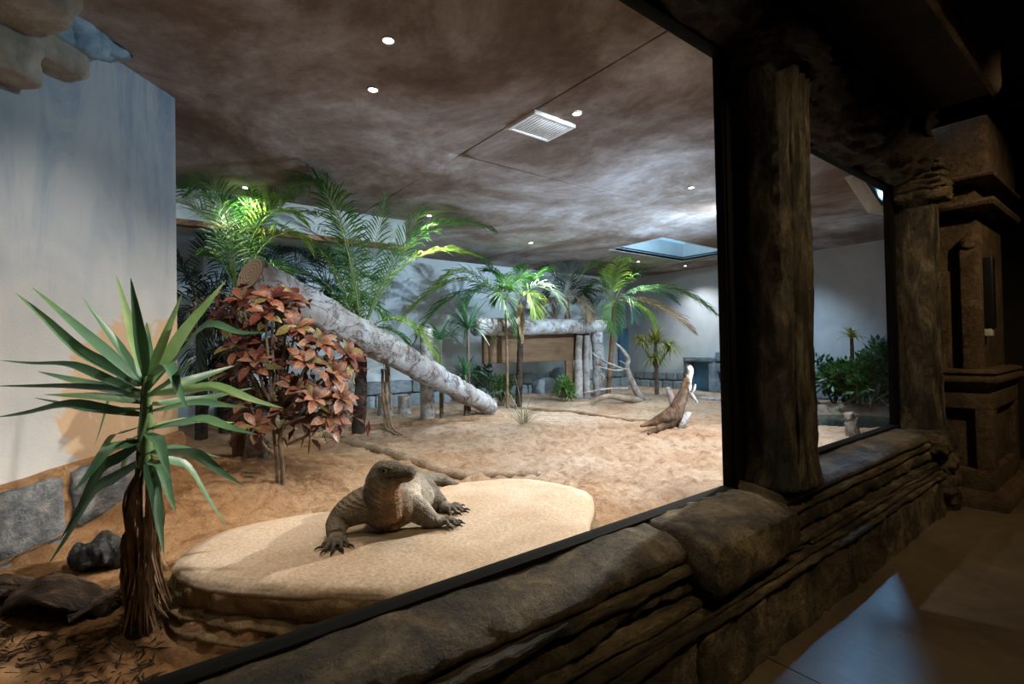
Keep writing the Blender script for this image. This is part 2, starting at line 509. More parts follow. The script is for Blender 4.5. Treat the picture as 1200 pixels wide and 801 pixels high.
MT['agave'] = leafmat('strap_leaf_green', [(0.3, (0.035, 0.12, 0.06)), (0.55, (0.08, 0.21, 0.10)), (0.75, (0.22, 0.34, 0.17))], 5, 0.4, 0.2, 0.3)
MT['straw'] = leafmat('straw_grass', [(0.3, (0.20, 0.19, 0.11)), (0.7, (0.42, 0.40, 0.27))], 5, 0.7, 0.2, 0.2)
MT['stem'] = mat('grey_brown_stem', [(0.3, (0.08, 0.06, 0.045)), (0.7, (0.19, 0.15, 0.11))], 10, 0.8, bs=0.5, bscale=40)
MT['glass'] = glass_material()
MT['frame'] = plain('black_metal_frame', (0.004, 0.004, 0.004), 0.75)
MT['frame'].node_tree.nodes['Principled BSDF'].inputs['Specular IOR Level'].default_value = 0.08
MT['lamp'] = emit('lit_lamp', (1.0, 0.97, 0.88), 20)
MT['lamp_trim'] = plain('white_lamp_trim', (0.5, 0.47, 0.42), 0.5)
MT['vent'] = plain('grey_white_vent', (0.82, 0.86, 0.92), 0.5)
MT['well'] = mat('pale_skylight_well', [(0.3, (0.50, 0.56, 0.60)), (0.7, (0.62, 0.66, 0.68))], 3, 0.8, bs=0.1)
MT['skylight'] = emit('skylight_diffuser', (0.22, 0.46, 0.66), 1.1)
MT['fixture'] = plain('cream_fixture_housing', (0.55, 0.55, 0.52), 0.45)
MT['fixture_glass'] = emit('fixture_lens', (0.75, 0.88, 1.0), 1.6)
MT['water'] = water_material()
MT['door'] = mat('blue_grey_door_paint', [(0.3, (0.06, 0.16, 0.27)), (0.7, (0.12, 0.25, 0.37))], 4, 0.6, (3, 3, .5), 0.2, 20)
ROCKSTOPS = [(0.33, (0.013, 0.010, 0.006)), (0.46, (0.055, 0.041, 0.023)), (0.57, (0.15, 0.112, 0.062)), (0.73, (0.33, 0.262, 0.155))]
MT['rock'] = rock_hall('carved_brown_rock', ROCKSTOPS)
MT['rock_sill'] = glossy(rock_hall('worn_polished_sill_rock', ROCKSTOPS), 0.36, 0.7)
MT['rock_band'] = rock_hall('layered_brown_rock', [(p, tuple(c * 1.05 for c in q)) for p, q in ROCKSTOPS], scale=4, stretch=(0.5, 1, 3))
MT['rock_pillar'] = rock_hall('streaked_brown_rock', [(0.34, (0.010, 0.009, 0.006)), (0.46, (0.045, 0.037, 0.024)), (0.56, (0.14, 0.115, 0.072)), (0.70, (0.34, 0.295, 0.20))], scale=3.6, stretch=(2.0, 2.0, 0.7))
MT['rock_dark'] = rock_hall('shade_dark_rock', [(0.3, (0.008, 0.006, 0.004)), (0.5, (0.026, 0.018, 0.011)), (0.75, (0.075, 0.050, 0.030))])  # darker rock, the shade over the windows put into its colour
MT['pilaster'] = rock_hall('brown_cast_stone', [(0.3, (0.05, 0.032, 0.018)), (0.5, (0.13, 0.085, 0.047)), (0.75, (0.23, 0.16, 0.09))])
MT['concrete'] = floor_material()
MT['hall_dark'] = plain('dark_hall_paint', (0.02, 0.016, 0.012), 0.9)
MT['outlet'] = plain('white_outlet', (0.5, 0.48, 0.44), 0.4)
MT['plate'] = plain('brown_cover_plate', (0.07, 0.05, 0.035), 0.5)
MT['black_box'] = plain('black_plastic', (0.012, 0.012, 0.014), 0.35)


# ------------------------------------------------------------------ object helpers
def wloc(o):
    p = V((0, 0, 0))
    while o:
        p += o.location
        o = o.parent
    return p


def thing(name, label, cat, loc=(0, 0, 0), group=None):
    o = bpy.data.objects.new(name, None)
    o.empty_display_size = 0.1
    COL.objects.link(o)
    o.location = loc
    o['label'], o['category'] = label, cat
    if group:
        o['group'] = group
    return o


def struct_root(name, loc=(0, 0, 0)):
    o = bpy.data.objects.new(name, None)
    COL.objects.link(o)
    o.location = loc
    o['kind'] = 'structure'
    return o


def mesh(name, vs, fs, mt, parent=None, smooth=True, loc=None):
    """world-space vertices; the object sits at loc (or on its parent) and keeps local coordinates"""
    base = wloc(parent) if parent else V((0, 0, 0))
    lo = V(loc) if loc is not None else V((0, 0, 0))
    if parent and loc is not None:
        lo = lo - base
    off = base + lo
    me = bpy.data.meshes.new(name)
    me.from_pydata([tuple(V(v) - off) for v in vs], [], fs)
    me.update()
    if smooth:
        me.polygons.foreach_set('use_smooth', [True] * len(me.polygons))
    me.materials.append(mt)
    o = bpy.data.objects.new(name, me)
    COL.objects.link(o)
    o.parent = parent
    o.location = lo
    return o


def tag(o, label=None, cat=None, group=None, kind=None):
    if label:
        o['label'] = label
    if cat:
        o['category'] = cat
    if group:
        o['group'] = group
    if kind:
        o['kind'] = kind
    return o


def inst(src, name, parent=None, loc=(0, 0, 0), rot=None, scale=None, mt=None):
    o = bpy.data.objects.new(name, src)
    COL.objects.link(o)
    o.parent = parent
    o.location = loc
    if rot is not None:
        o.rotation_euler = rot
    if scale is not None:
        o.scale = (scale, scale, scale) if not hasattr(scale, '__len__') else scale
    return o


def join(*parts):
    vs, fs = [], []
    for a, b in parts:
        k = len(vs)
        vs += a
        fs += [tuple(i + k for i in f) for f in b]
    return vs, fs


def fbm(p, octs=4):
    return noise.fractal(p, 0.9, 2.1, octs)


def boxg(x0, x1, y0, y1, z0, z1):
    vs = [V((x, y, z)) for z in (z0, z1) for y in (y0, y1) for x in (x0, x1)]
    fs = [(0, 2, 3, 1), (4, 5, 7, 6), (0, 1, 5, 4), (2, 6, 7, 3), (0, 4, 6, 2), (1, 3, 7, 5)]
    return vs, fs


def bevbox(x0, x1, y0, y1, z0, z1, bev=0.01, seg=2):
    bm = bmesh.new()
    bmesh.ops.create_cube(bm, size=1)
    for v in bm.verts:
        v.co = V(((x0 + x1) / 2 + v.co.x * (x1 - x0), (y0 + y1) / 2 + v.co.y * (y1 - y0), (z0 + z1) / 2 + v.co.z * (z1 - z0)))
    bmesh.ops.bevel(bm, geom=bm.edges[:], offset=bev, segments=seg, profile=0.6, affect='EDGES')
    return frombm(bm)


def frombm(bm):
    bm.verts.ensure_lookup_table()
    bm.verts.index_update()
    vs = [v.co.copy() for v in bm.verts]
    fs = [tuple(v.index for v in f.verts) for f in bm.faces]
    bm.free()
    return vs, fs


def rockg(c, size, amp=0.12, cuts=6, power=4.0, nscale=2.0, seed=0.0, rotz=0.0):
    """rounded, knobbly stone"""
    bm = bmesh.new()
    bmesh.ops.create_cube(bm, size=2)
    bmesh.ops.subdivide_edges(bm, edges=bm.edges[:], cuts=cuts, use_grid_fill=True)
    mtx = Matrix.Rotation(rotz, 3, 'Z')
    c = V(c)
    for v in bm.verts:
        d = v.co
        n = (abs(d.x) ** power + abs(d.y) ** power + abs(d.z) ** power) ** (1 / power)
        q = d / n
        k = 1 + amp * fbm(q * nscale + V((seed, seed * 1.7, -seed)), 4)
        q = V((q.x * size[0] / 2, q.y * size[1] / 2, q.z * size[2] / 2)) * k
        v.co = c + mtx @ q
    return frombm(bm)


def path(pts, n):
    """Catmull-Rom through pts (tuples of any length)"""
    pts = [tuple(p) for p in pts]
    if len(pts) == 2:
        P = [pts[0], pts[0], pts[1], pts[1]]
    else:
        P = [pts[0]] + pts + [pts[-1]]
    out = []
    segs = len(P) - 3
    for i in range(n + 1):
        t = i / n * segs
        k = min(int(t), segs - 1)
        t -= k
        a, b, c, d = P[k:k + 4]
        out.append(tuple(0.5 * (2 * b[j] + (c[j] - a[j]) * t + (2 * a[j] - 5 * b[j] + 4 * c[j] - d[j]) * t * t + (3 * b[j] - a[j] - 3 * c[j] + d[j]) * t ** 3) for j in range(len(b))))
    return out


def tube(pts, seg=10, n=None, amp=0.0, nscale=6.0, flat=1.0, seed=0.0, cap=True, up=None, ridge=0.0, plates=0.0):
    """pts: (x,y,z,r). Swept closed tube; amp: noise relative to r; flat: vertical squash"""
    if n:
        pts = path(pts, n)
    vs, fs = [], []
    prev = None
    N = len(pts)
    for i, p in enumerate(pts):
        c = V(p[:3])
        a = V(pts[max(i - 1, 0)][:3])
        b = V(pts[min(i + 1, N - 1)][:3])
        t = (b - a).normalized() if (b - a).length > 1e-9 else V((0, 0, 1))
        if prev is None:
            u = up if up else V((0, 0, 1))
            if abs(t.dot(u)) > 0.95:
                u = V((1, 0, 0))
            s = t.cross(u).normalized()
        else:
            s = (prev - t * prev.dot(t)).normalized()
        prev = s
        w = s.cross(t)
        for k in range(seg):
            th = 2 * pi * k / seg
            d = s * cos(th) + w * (sin(th) * flat)
            r = p[3]
            if amp:
                r *= 1 + amp * fbm((c + d * p[3]) * nscale + V((seed, seed, seed)), 4)
            if plates:
                q = noise.fractal(V((c.x * 2.6 + cos(th) * .55 + seed, c.y * 2.6 + sin(th) * .55, c.z * 2.6)), 0.9, 2.1, 3)
                r *= 1 + plates * max(-1, min(1, q * 9)) - plates * 1.6 * exp(-(q / .035) ** 2)
            if ridge:
                r *= 1 + ridge * noise.noise(V((cos(th) * 3 + seed, sin(th) * 3, (i / N) * 2)))
            vs.append(c + d * max(r, 1e-4))
    for i in range(N - 1):
        for k in range(seg):
            k2 = (k + 1) % seg
            fs.append((i * seg + k, i * seg + k2, (i + 1) * seg + k2, (i + 1) * seg + k))
    if cap:
        fs.append(tuple(range(seg - 1, -1, -1)))
        fs.append(tuple((N - 1) * seg + k for k in range(seg)))
    return vs, fs


def cap_disc(c, axis, r, seg=20, amp=0.0, thick=0.012):
    axis = V(axis).normalized()
    s = axis.cross(V((0, 0, 1)))
    if s.length < 0.1:
        s = axis.cross(V((1, 0, 0)))
    s.normalize()
    w = s.cross(axis)
    c = V(c)
    ring = []
    for k in range(seg):
        th = 2 * pi * k / seg
        ring.append(c + (s * cos(th) + w * sin(th)) * r * (1 + amp * noise.noise(V((cos(th) * 2, sin(th) * 2, 0)))))
    vs = ring + [q + axis * thick for q in ring] + [c + axis * thick]
    fs = [(k, (k + 1) % seg, seg + (k + 1) % seg, seg + k) for k in range(seg)]
    fs += [(seg + k, seg + (k + 1) % seg, 2 * seg) for k in range(seg)]
    return vs, fs


def blade(pts, w, seg=10, fold=0.25, side=None, thick=0.0, taper=0.75, base=0.5):
    """strap leaf along a path, folded along its midrib"""
    P = path(pts, seg)
    vs, fs = [], []
    n = len(P)
    for i, p in enumerate(P):
        c = V(p)
        t = V(P[min(i + 1, n - 1)]) - V(P[max(i - 1, 0)])
        t.normalize()
        s = side if side else t.cross(V((0, 0, 1)))
        s = s - t * s.dot(t)
        if s.length < 1e-4:
            s = V((1, 0, 0))
        s.normalize()
        nn = s.cross(t)
        k = i / (n - 1)
        ww = w * min(1.0, base + (1 - base) * (k / 0.25)) * max(0.02, 1 - max(0, (k - 0.35) / 0.65) ** (1 / taper))
        vs += [c - s * ww + nn * ww * fold, c, c + s * ww + nn * ww * fold]
    for i in range(n - 1):
        a = i * 3
        fs += [(a, a + 1, a + 4, a + 3), (a + 1, a + 2, a + 5, a + 4)]
    return vs, fs


# ------------------------------------------------------------------ the ground of the exhibit
PONDC = V((9.1, 3.05))


def g2(x, y, cx, cy, sx, sy):
    return exp(-((x - cx) / sx) ** 2 - ((y - cy) / sy) ** 2)


def terrain(x, y):
    z = 0.42
    z += 0.36 * g2(x, y, 0.2, 4.7, 1.3, 1.0)
    z += 0.10 * g2(x, y, 1.6, 4.6, 1.0, 0.7)
    z -= 0.10 * g2(x, y, 0.1, 2.5, 0.8, 0.6)
    z += 0.10 * g2(x, y, -0.9, 3.2, 0.6, 0.7)
    z += 0.07 * min(1, max(0, (y - 6.5) / 2.5))
    d = sqrt(((x - PONDC.x) / 1.35) ** 2 + ((y - PONDC.y) / 1.0) ** 2)
    z -= 0.22 * max(0, 1 - d ** 3) if d < 1 else 0
    z += 0.05 * max(0, 1 - abs(d - 1.15) / 0.2)
    z += 0.035 * fbm(V((x * 0.9, y * 0.9, 3.1)), 3)
    return z


def on(u, v, dz=0.0):
    p = atz(u, v, 0.42)
    for _ in range(30):
        p = atz(u, v, min(terrain(p.x, p.y), 1.3) + dz)
    return p


def onr(u, v, r):
    p = on(u, v)
    return (p.x, p.y, p.z, r)


def drop(x, y, dz=0.0):
    return V((x, y, terrain(x, y) + dz))


def build_ground():
    x0, x1, y0, y1 = -3.0, 11.9, 1.67, 9.8
    # finer close to the glass
    xs = [x0 + (x1 - x0) * ((i / 420) ** 1.15) for i in range(421)]
    ys = [y0 + (y1 - y0) * ((j / 260) ** 1.35) for j in range(261)]
    vs = []
    for y in ys:
        for x in xs:
            z = terrain(x, y)
            tr = g2(x, y, 4.2, 3.4, 2.6, 2.0)
            z += (0.014 + 0.048 * tr) * fbm(V((x * 5.0, y * 5.0, 7.7)), 5) + (0.014 + 0.012 * tr) * noise.noise(V((x * 15, y * 15, 1)))
            vs.append(V((x, y, z)))
    nx = len(xs)
    fs = [(j * nx + i, j * nx + i + 1, (j + 1) * nx + i + 1, (j + 1) * nx + i) for j in range(len(ys) - 1) for i in range(nx - 1)]
    return tag(mesh('trim_1', vs, fs, MT['sand']), kind='structure')


sand = build_ground()
sand.name = 'floor_exhibit'

# ------------------------------------------------------------------ exhibit shell
TH = 0.2
LC = V((0.34, 4.65))                      # free corner of the angled left wall
LD = V((-0.692, -0.722)).normalized()
LN = V((-LD.y, LD.x))                      # towards the exhibit (right)
if LN.x < 0:
    LN = -LN


def wall_left():
    n, mz = 60, 50
    L = 4.3
    vs = []
    for j in range(mz + 1):
        for i in range(n + 1):
            p = LC + LD * (L * i / n)
            z = 0.1 + (CEIL - 0.1) * j / mz
            o = 0.012 * fbm(V((p.x * 2, p.y * 2, z * 2)), 3) if i else 0
            vs.append(V((p.x + LN.x * o, p.y + LN.y * o, z)))
    fs = [(j * (n + 1) + i, (j + 1) * (n + 1) + i, (j + 1) * (n + 1) + i + 1, j * (n + 1) + i + 1) for j in range(mz) for i in range(n)]
    k = len(vs)
    a, b = LC - LN * TH, LC + LD * L - LN * TH
    for z in (0.1, CEIL):
        vs += [V((a.x, a.y, z)), V((b.x, b.y, z))]
    e0, e1 = 0, mz * (n + 1)
    fs += [(k, k + 2, e1, e0), (k + 1, k + 3, k + 2, k)]
    return tag(mesh('wall_left', vs, fs, MT['plaster_left']), kind='structure')


wl = wall_left()


def wall_plane(name, boxes, mt):
    return tag(mesh(name, *join(*[boxg(*b) for b in boxes]), mt, smooth=False), kind='structure')


wall_plane('wall_back', [(-3.2, 12.1, 9.7, 9.9, 0, 4.0)], MT['plaster_back'])
wall_plane('wall_far', [(11.8, 12.0, 1.3, 9.7, 0, 4.0)], MT['plaster_far'])
wall_plane('wall_side', [(-3.2, -3.0, 1.6, 9.7, 0, 4.0)], MT['dark_gap'])
wall_plane('trim_soffit', [(-3.0, 3.45, 7.05, 9.7, 3.2, CEIL)], MT['plaster_back'])
# painted ochre underside strip of the soffit lip
mesh('trim_soffit_lip', *bevbox(-3.0, 3.47, 7.02, 7.16, 3.14, 3.21, 0.01), MT['bark_brown'])['kind'] = 'structure'

# ceiling: panels with open joints, a skylight well, a backing plate above
ceil = struct_root('ceiling_exhibit')
SX0, SX1, SY0, SY1 = 7.9, 10.45, 5.6, 6.85
JX, JY, JG = 2.75, 4.36, 0.009
for (a, b, c, d) in [(-3, JX - JG, 1.67, JY - JG), (JX + JG, 11.8, 1.67, JY - JG), (-3, JX - JG, JY + JG, 9.7),
                     (JX + JG, SX0, JY + JG, 9.7), (SX1, 11.8, JY + JG, 9.7), (SX0, SX1, JY + JG, SY0), (SX0, SX1, SY1, 9.7)]:
    nx, ny = max(2, int((b - a) * 5)), max(2, int((d - c) * 5))
    vs = []
    for j in range(ny + 1):
        for i in range(nx + 1):
            x, y = a + (b - a) * i / nx, c + (d - c) * j / ny
            vs.append(V((x, y, CEIL + 0.012 * fbm(V((x, y, 5)), 3) * (0 if i in (0, nx) or j in (0, ny) else 1))))
    fs = [(j * (nx + 1) + i, (j + 1) * (nx + 1) + i, (j + 1) * (nx + 1) + i + 1, j * (nx + 1) + i + 1) for j in range(ny) for i in range(nx)]
    k = len(vs)
    vs += [V((a, c, CEIL + 0.05)), V((b, c, CEIL + 0.05)), V((b, d, CEIL + 0.05)), V((a, d, CEIL + 0.05))]
    q = [0, nx, (ny + 1) * (nx + 1) - 1, ny * (nx + 1)]
    fs += [(k, k + 1, k + 2, k + 3)] + [(q[i], q[(i + 1) % 4], k + (i + 1) % 4, k + i) for i in range(4)]
    mesh('ceiling_panel', vs, fs, MT['ceiling'], ceil)
mesh('backing_plate', *join(boxg(-3, SX0, 1.67, 9.7, CEIL + 0.06, CEIL + 0.09), boxg(SX1, 11.8, 1.67, 9.7, CEIL + 0.06, CEIL + 0.09),
                            boxg(SX0, SX1, 1.67, SY0, CEIL + 0.06, CEIL + 0.09), boxg(SX0, SX1, SY1, 9.7, CEIL + 0.06, CEIL + 0.09)), MT['dark_gap'], ceil, False)

sky = thing('skylight', 'rectangular skylight recess with pale blue sides at the back of the ceiling', 'skylight', ((SX0 + SX1) / 2, (SY0 + SY1) / 2, CEIL))
for b in ((SX0 - .03, SX0, SY0, SY1), (SX1, SX1 + .03, SY0, SY1), (SX0 - .03, SX1 + .03, SY0 - .03, SY0), (SX0 - .03, SX1 + .03, SY1, SY1 + .03)):
    mesh('well_side', *boxg(*b, CEIL - 0.004, CEIL + 0.42), MT['well'], sky, False)
mesh('diffuser', *boxg(SX0, SX1, SY0, SY1, CEIL + 0.40, CEIL + 0.42), MT['skylight'], sky, False)

DLAB = ['small round ceiling downlight nearest the top edge, left of centre', 'round downlight just below the topmost one on the brown ceiling',
        'small round downlight beside the white ceiling vent', 'greenish glowing downlight above the left palm fronds',
        'downlight above the arching frond of the central palm', 'small downlight in the middle of the far ceiling',
        'yellowish glowing downlight above the far right palm', 'downlight on the pale blue ceiling near the pillar', 'last downlight beyond the skylight at the far wall']
for (u, v, e, c), lab in zip(DOWN, DLAB):
    p = atz(u, v, CEIL)
    t = thing('downlight', lab, 'ceiling light', p, 'recessed downlights in the exhibit ceiling')
    r = 0.034
    vs, fs = [], []
    for k in range(20):
        th = 2 * pi * k / 20
        for rr, zz in ((r, -0.012), (r * 1.3, -0.012), (r * 1.3, 0.0), (r, 0.02)):
            vs.append(p + V((cos(th) * rr, sin(th) * rr, zz)))
    for k in range(20):
        k2 = (k + 1) % 20
        for q in range(4):
            q2 = (q + 1) % 4
            fs.append((k * 4 + q, k2 * 4 + q, k2 * 4 + q2, k * 4 + q2))
    mesh('trim_ring', vs, fs, MT['lamp_trim'], t)
    mesh('lens', [p + V((cos(2 * pi * k / 20) * r, sin(2 * pi * k / 20) * r, -0.008)) for k in range(20)], [tuple(range(19, -1, -1))], MT['lamp'], t)

CV = CEIL - 0.014
vt = thing('ceiling_vent', 'white rectangular louvred vent in the brown ceiling', 'vent', (2.97, 3.35, CEIL))
mesh('backing', *boxg(2.76, 3.20, 3.18, 3.52, CV - 0.004, CV - 0.001), MT['dark_gap'], vt, False)
for b in ((2.74, 3.22, 3.16, 3.19), (2.74, 3.22, 3.51, 3.54), (2.74, 2.77, 3.19, 3.51), (3.19, 3.22, 3.19, 3.51)):
    mesh('vent_frame', *bevbox(*b, CV - 0.02, CV + .014, 0.004), MT['vent'], vt)
for k in range(13):
    x = 2.785 + k * 0.0325
    mesh('slat', *bevbox(x, x + 0.023, 3.19, 3.51, CV - 0.016, CV - 0.004, 0.003, 1), MT['vent'], vt)

# ------------------------------------------------------------------ masonry along the walls
def block_meshes(n, amp=0.07):
    out = []
    for i in range(n):
        vs, fs = rockg((0, 0, 0), (1, 1, 1), amp, 5, 14.0, 1.8, i * 3.3)
        me = bpy.data.meshes.new('stone_block')
        me.from_pydata([tuple(v) for v in vs], [], fs)
        me.polygons.foreach_set('use_smooth', [True] * len(me.polygons))
        out.append(me)
    return out


BLK = block_meshes(6)
for b in BLK:
    b.materials.append(MT['block_blue'])
BLKL = block_meshes(4, 0.055)
for b in BLKL:
    b.materials.append(MT['block_left'])

rs = random.Random(5)
mb = thing('stone_dado', 'blue-grey stone block dado along the foot of the pale back wall', 'masonry', (7, 9.66, 0.45))
x = 1.2
for row, (h, z) in enumerate(((0.30, 0.44), (0.27, 0.745))):
    x = 1.2 + row * 0.2
    while x < 11.5:
        w = rs.uniform(0.34, 0.62)
        if row == 0 or rs.random() < 0.8:
            inst(rs.choice(BLK), 'stone_block', mb, (x + w / 2 - 7, -0.03 - rs.random() * 0.03, z + h / 2 - 0.45), None, (w - 0.02, 0.2, h - 0.018))
        x += w
mf = thing('stone_dado', 'stepped grey-green stone block dado along the far right wall', 'masonry', (11.75, 6, 0.45))
for row, (h, z) in enumerate(((0.26, 0.42), (0.24, 0.685), (0.25, 0.93), (0.26, 1.185), (0.24, 1.45))):
    y = 2.0 + row * 0.13
    top = (9.3, 9.2, 6.6, 6.5, 6.4)[row]
    while y < top:
        w = rs.uniform(0.24, 0.46)
        if not (6.75 < y + w / 2 < 7.55) and (row < 3 or 3.2 > y or y > 4.6):
            inst(rs.choice(BLK), 'stone_block', mf, (-0.03 - rs.random() * 0.04, y + w / 2 - 6, z + h / 2 - 0.45), None, (0.2, w - 0.018, h - 0.016))
        y += w
ml = thing('stone_footing', 'row of large weathered blocks along the foot of the left wall', 'masonry', (LC.x, LC.y, 0.6))
ang = atan2(LD.y, LD.x)
ZT = lambda s: 1.02 - 0.075 * s
for row, (h, dz) in enumerate(((0.24, -.50), (0.335, -.19))):
    s = 0.02 + row * 0.30
    k = 0
    while s < 3.4:
        w = (0.50, 0.62, 0.44, 0.56)[(k + row) % 4]
        p = LC + LD * (s + w / 2) + LN * (0.045 if row == 0 else 0.02)
        inst(BLKL[k % 4], 'stone_block', ml, (p.x - LC.x, p.y - LC.y, ZT(s + w / 2) + dz - 0.6), (0, 0.06, ang), (w - 0.06, 0.17, h))
        s += w
        k += 1
mv = []
for i in range(60):
    s = 3.6 * i / 59
    for (o_, dz) in ((-.02, -.75), (.06, -.75), (.062, -.05), (.045, -.005), (-.02, .015)):
        p = LC + LD * s + LN * (o_ + .010 * noise.noise(V((s * 6, dz * 9, 2))))
        mv.append(V((p.x, p.y, ZT(s) + dz + .012 * noise.noise(V((s * 5, dz, 7))))))
mesh('mortar_bed', mv, [(i * 5 + k, i * 5 + k + 1, (i + 1) * 5 + k + 1, (i + 1) * 5 + k) for i in range(59) for k in range(4)] + [(0, 1, 2, 3, 4)], MT['sand'], ml)


def onwall(u, v, off=0.0):
    r = ray(u, v)
    n = V((LN.x, LN.y, 0))
    return EYE + r * ((LC.dot(LN) + off - EYE.dot(n)) / r.dot(n))


# rockwork hanging over the left wall
bl = thing('overhead_boulder', 'rounded grey-tan boulder hanging in the top left corner', 'boulder', at(20, -20, 2.7))
mesh('boulder', *rockg(at(8, -28, 2.5), (0.56, 0.5, 0.42), 0.10, 12, 2.6, 1.4, 2.0, 0.6), MT['boulder'], bl)
rw = thing('rockwork_ledge', 'blue-stained cracked rockwork ledge on top of the left wall', 'rockwork', onwall(70, 40))
for i, (u, v, wd, hg, th, tl) in enumerate([(20, 48, .62, .17, .16, 0.0), (80, 38, .26, .27, .17, .25), (112, 34, .26, .34, .15, .35), (58, 26, .3, .3, .14, 0.1), (-50, 44, .6, .25, .18, 0)]):
    p = onwall(u, v, 0.02)
    vs, fs = rockg((0, 0, 0), (wd, th * 2, hg), 0.09, 12, 6.0, 1.8, 4.0 + i * 2)
    mtx = Matrix.Rotation(ang, 3, 'Z') @ Matrix.Rotation(tl, 3, 'Y')
    vs = [p + mtx @ q for q in vs]
    for q in vs:
        q.z = min(q.z, CEIL - 0.005)
    mesh('rock_lobe', vs, fs, MT['boulder_blue'] if i in (1, 2, 3) else MT['boulder'], rw)

# ------------------------------------------------------------------ visitors' side: windows, carved wall, floor
def relief(name, x0, x1, prof, mt, parent, step=0.022, pstep=0.022, amp=0.012, freq=(2.2, 5, 9), wob=0.012, ywall=1.6, seed=0.0, ridge=0.0):
    """closed (y,z) profile swept along x and eroded with noise; both ends capped"""
    pts = [V((0, p[0], p[1])) for p in prof]
    ring = []
    for i in range(len(pts)):
        a, b = pts[i], pts[(i + 1) % len(pts)]
        back = a.y >= ywall and b.y >= ywall
        n = 1 if back else max(1, int((b - a).length / pstep))
        ring += [a.lerp(b, k / n) for k in range(n)]
    m_ = len(ring)
    cen = sum(ring, V()) / m_
    nx = max(2, int((x1 - x0) / step))
    vs = []
    for i in range(nx + 1):
        x = x0 + (x1 - x0) * i / nx
        dz = wob * noise.noise(V((x * 1.3, seed, 4.0)))
        edge = min(x - x0, x1 - x)
        rnd = 0.022 * max(0, 1 - edge / 0.03) ** 2
        for k, q in enumerate(ring):
            p = V((x, q.y, q.z))
            if q.y < ywall:
                a, b = ring[k - 1], ring[(k + 1) % m_]
                t = b - a
                nn = V((0, t.z, -t.y)).normalized()
                if nn.dot(q - cen) < 0:
                    nn = -nn
                d = amp * fbm(V((x * freq[0], q.y * freq[1], q.z * freq[2])) + V((seed, seed, 0)), 5)
                d += amp * 0.5 * noise.noise(V((x * 13, q.y * 13, q.z * 17)))
                if ridge:
                    d += ridge * abs(noise.noise(V((x * 4, q.z * 16, seed)))) * -1
                p += nn * (d - rnd) + V((0, 0, dz))
            vs.append(p)
    fs = [(i * m_ + k, (i + 1) * m_ + k, (i + 1) * m_ + (k + 1) % m_, i * m_ + (k + 1) % m_) for i in range(nx) for k in range(m_)]
    fs += [tuple(range(m_)), tuple(nx * m_ + k for k in range(m_ - 1, -1, -1))]
    return mesh(name, vs, fs, mt, parent)


front = struct_root('wall_front', (2.5, 1.6, 0))
YB = 1.66


def roll(yf, zc, r, yb=1.45):
    """half-round moulding profile"""
    return [(yb, zc + r)] + [(yf + r * 0.7 - cos(t) * r * 0.7, zc + sin(t) * r) for t in [pi / 2 - k * pi / 8 for k in range(9)]] + [(yb, zc - r)]


# core behind the mouldings
mesh('wall_core', *boxg(-2.6, 6.36, 1.40, 1.64, 0.0, 0.66), MT['dark_gap'], front, False)
# first bay: broad sloping sill, mouldings, base panels
relief('sill_stone', -2.6, 2.06, [(YB, .735), (1.58, .73), (1.46, .715), (1.39, .69), (1.355, .655), (1.352, .625), (1.40, .605), (YB, .60)], MT['rock'], front, amp=0.016, seed=1)
relief('ledge_band', -2.6, 2.06, roll(1.325, .578, .026), MT['rock_band'], front, amp=0.02, seed=2, wob=.014)
relief('ledge_band', -2.6, 2.06, [(1.45, .555), (1.36, .552), (1.345, .53), (1.34, .49), (1.352, .462), (1.45, .455)], MT['rock'], front, amp=0.034, seed=3, freq=(4, 9, 12), ridge=0.045)
relief('ledge_band', -2.6, 3.2, roll(1.298, .430, .021), MT['rock_band'], front, amp=0.015, seed=4, wob=.016)
relief('ledge_band', -2.6, 6.1, roll(1.268, .388, .018), MT['rock_band'], front, amp=0.014, seed=5, wob=.018)
relief('ledge_band', -2.6, 6.12, roll(1.245, .348, .019), MT['rock_band'], front, amp=0.014, seed=6, wob=.016)
xs = [-2.6, -1.3, -0.3, 0.62, 1.5, 2.02, 2.62, 3.3, 3.86, 4.5, 5.2, 5.75, 6.12]
for i in range(len(xs) - 1):
    relief('base_panel', xs[i] + .006, xs[i + 1] - .006, [(1.45, .335), (1.30, .332), (1.275 - .012 * (i % 2), .31), (1.262, .1), (1.252, -.03), (1.45, -.04)], MT['rock'], front, step=.028, pstep=.028,
           amp=0.016, seed=10 + i * 1.7, freq=(3, 5, 4), ridge=.015, wob=0.004)
# end block under the first pillar
relief('plinth_block', 2.06, 2.90, [(YB, .745), (1.42, .742), (1.28, .725), (1.222, .69), (1.205, .64), (1.21, .52), (1.235, .468), (1.45, .455)], MT['rock'], front, amp=0.016, seed=21, freq=(2, 4, 4), wob=.006)
# second bay
relief('sill_stone', 2.94, 5.92, [(YB, .775), (1.58, .77), (1.46, .755), (1.37, .735), (1.335, .705), (1.34, .672), (1.40, .655), (YB, .65)], MT['rock_sill'], front, amp=0.009, seed=7, wob=.006)
relief('ledge_band', 2.92, 5.9, roll(1.322, .632, .024), MT['rock_band'], front, amp=0.014, seed=8)
relief('ledge_band', 2.92, 5.95, [(1.45, .61), (1.35, .606), (1.328, .58), (1.325, .52), (1.34, .485), (1.45, .475)], MT['rock'], front, amp=0.022, seed=9, freq=(4, 9, 12), ridge=.03)
relief('ledge_band', 2.92, 6.0, roll(1.292, .462, .018), MT['rock_band'], front, amp=0.014, seed=12)
relief('ledge_band', 3.2, 6.05, roll(1.285, .428, .017), MT['rock_band'], front, amp=0.014, seed=13)
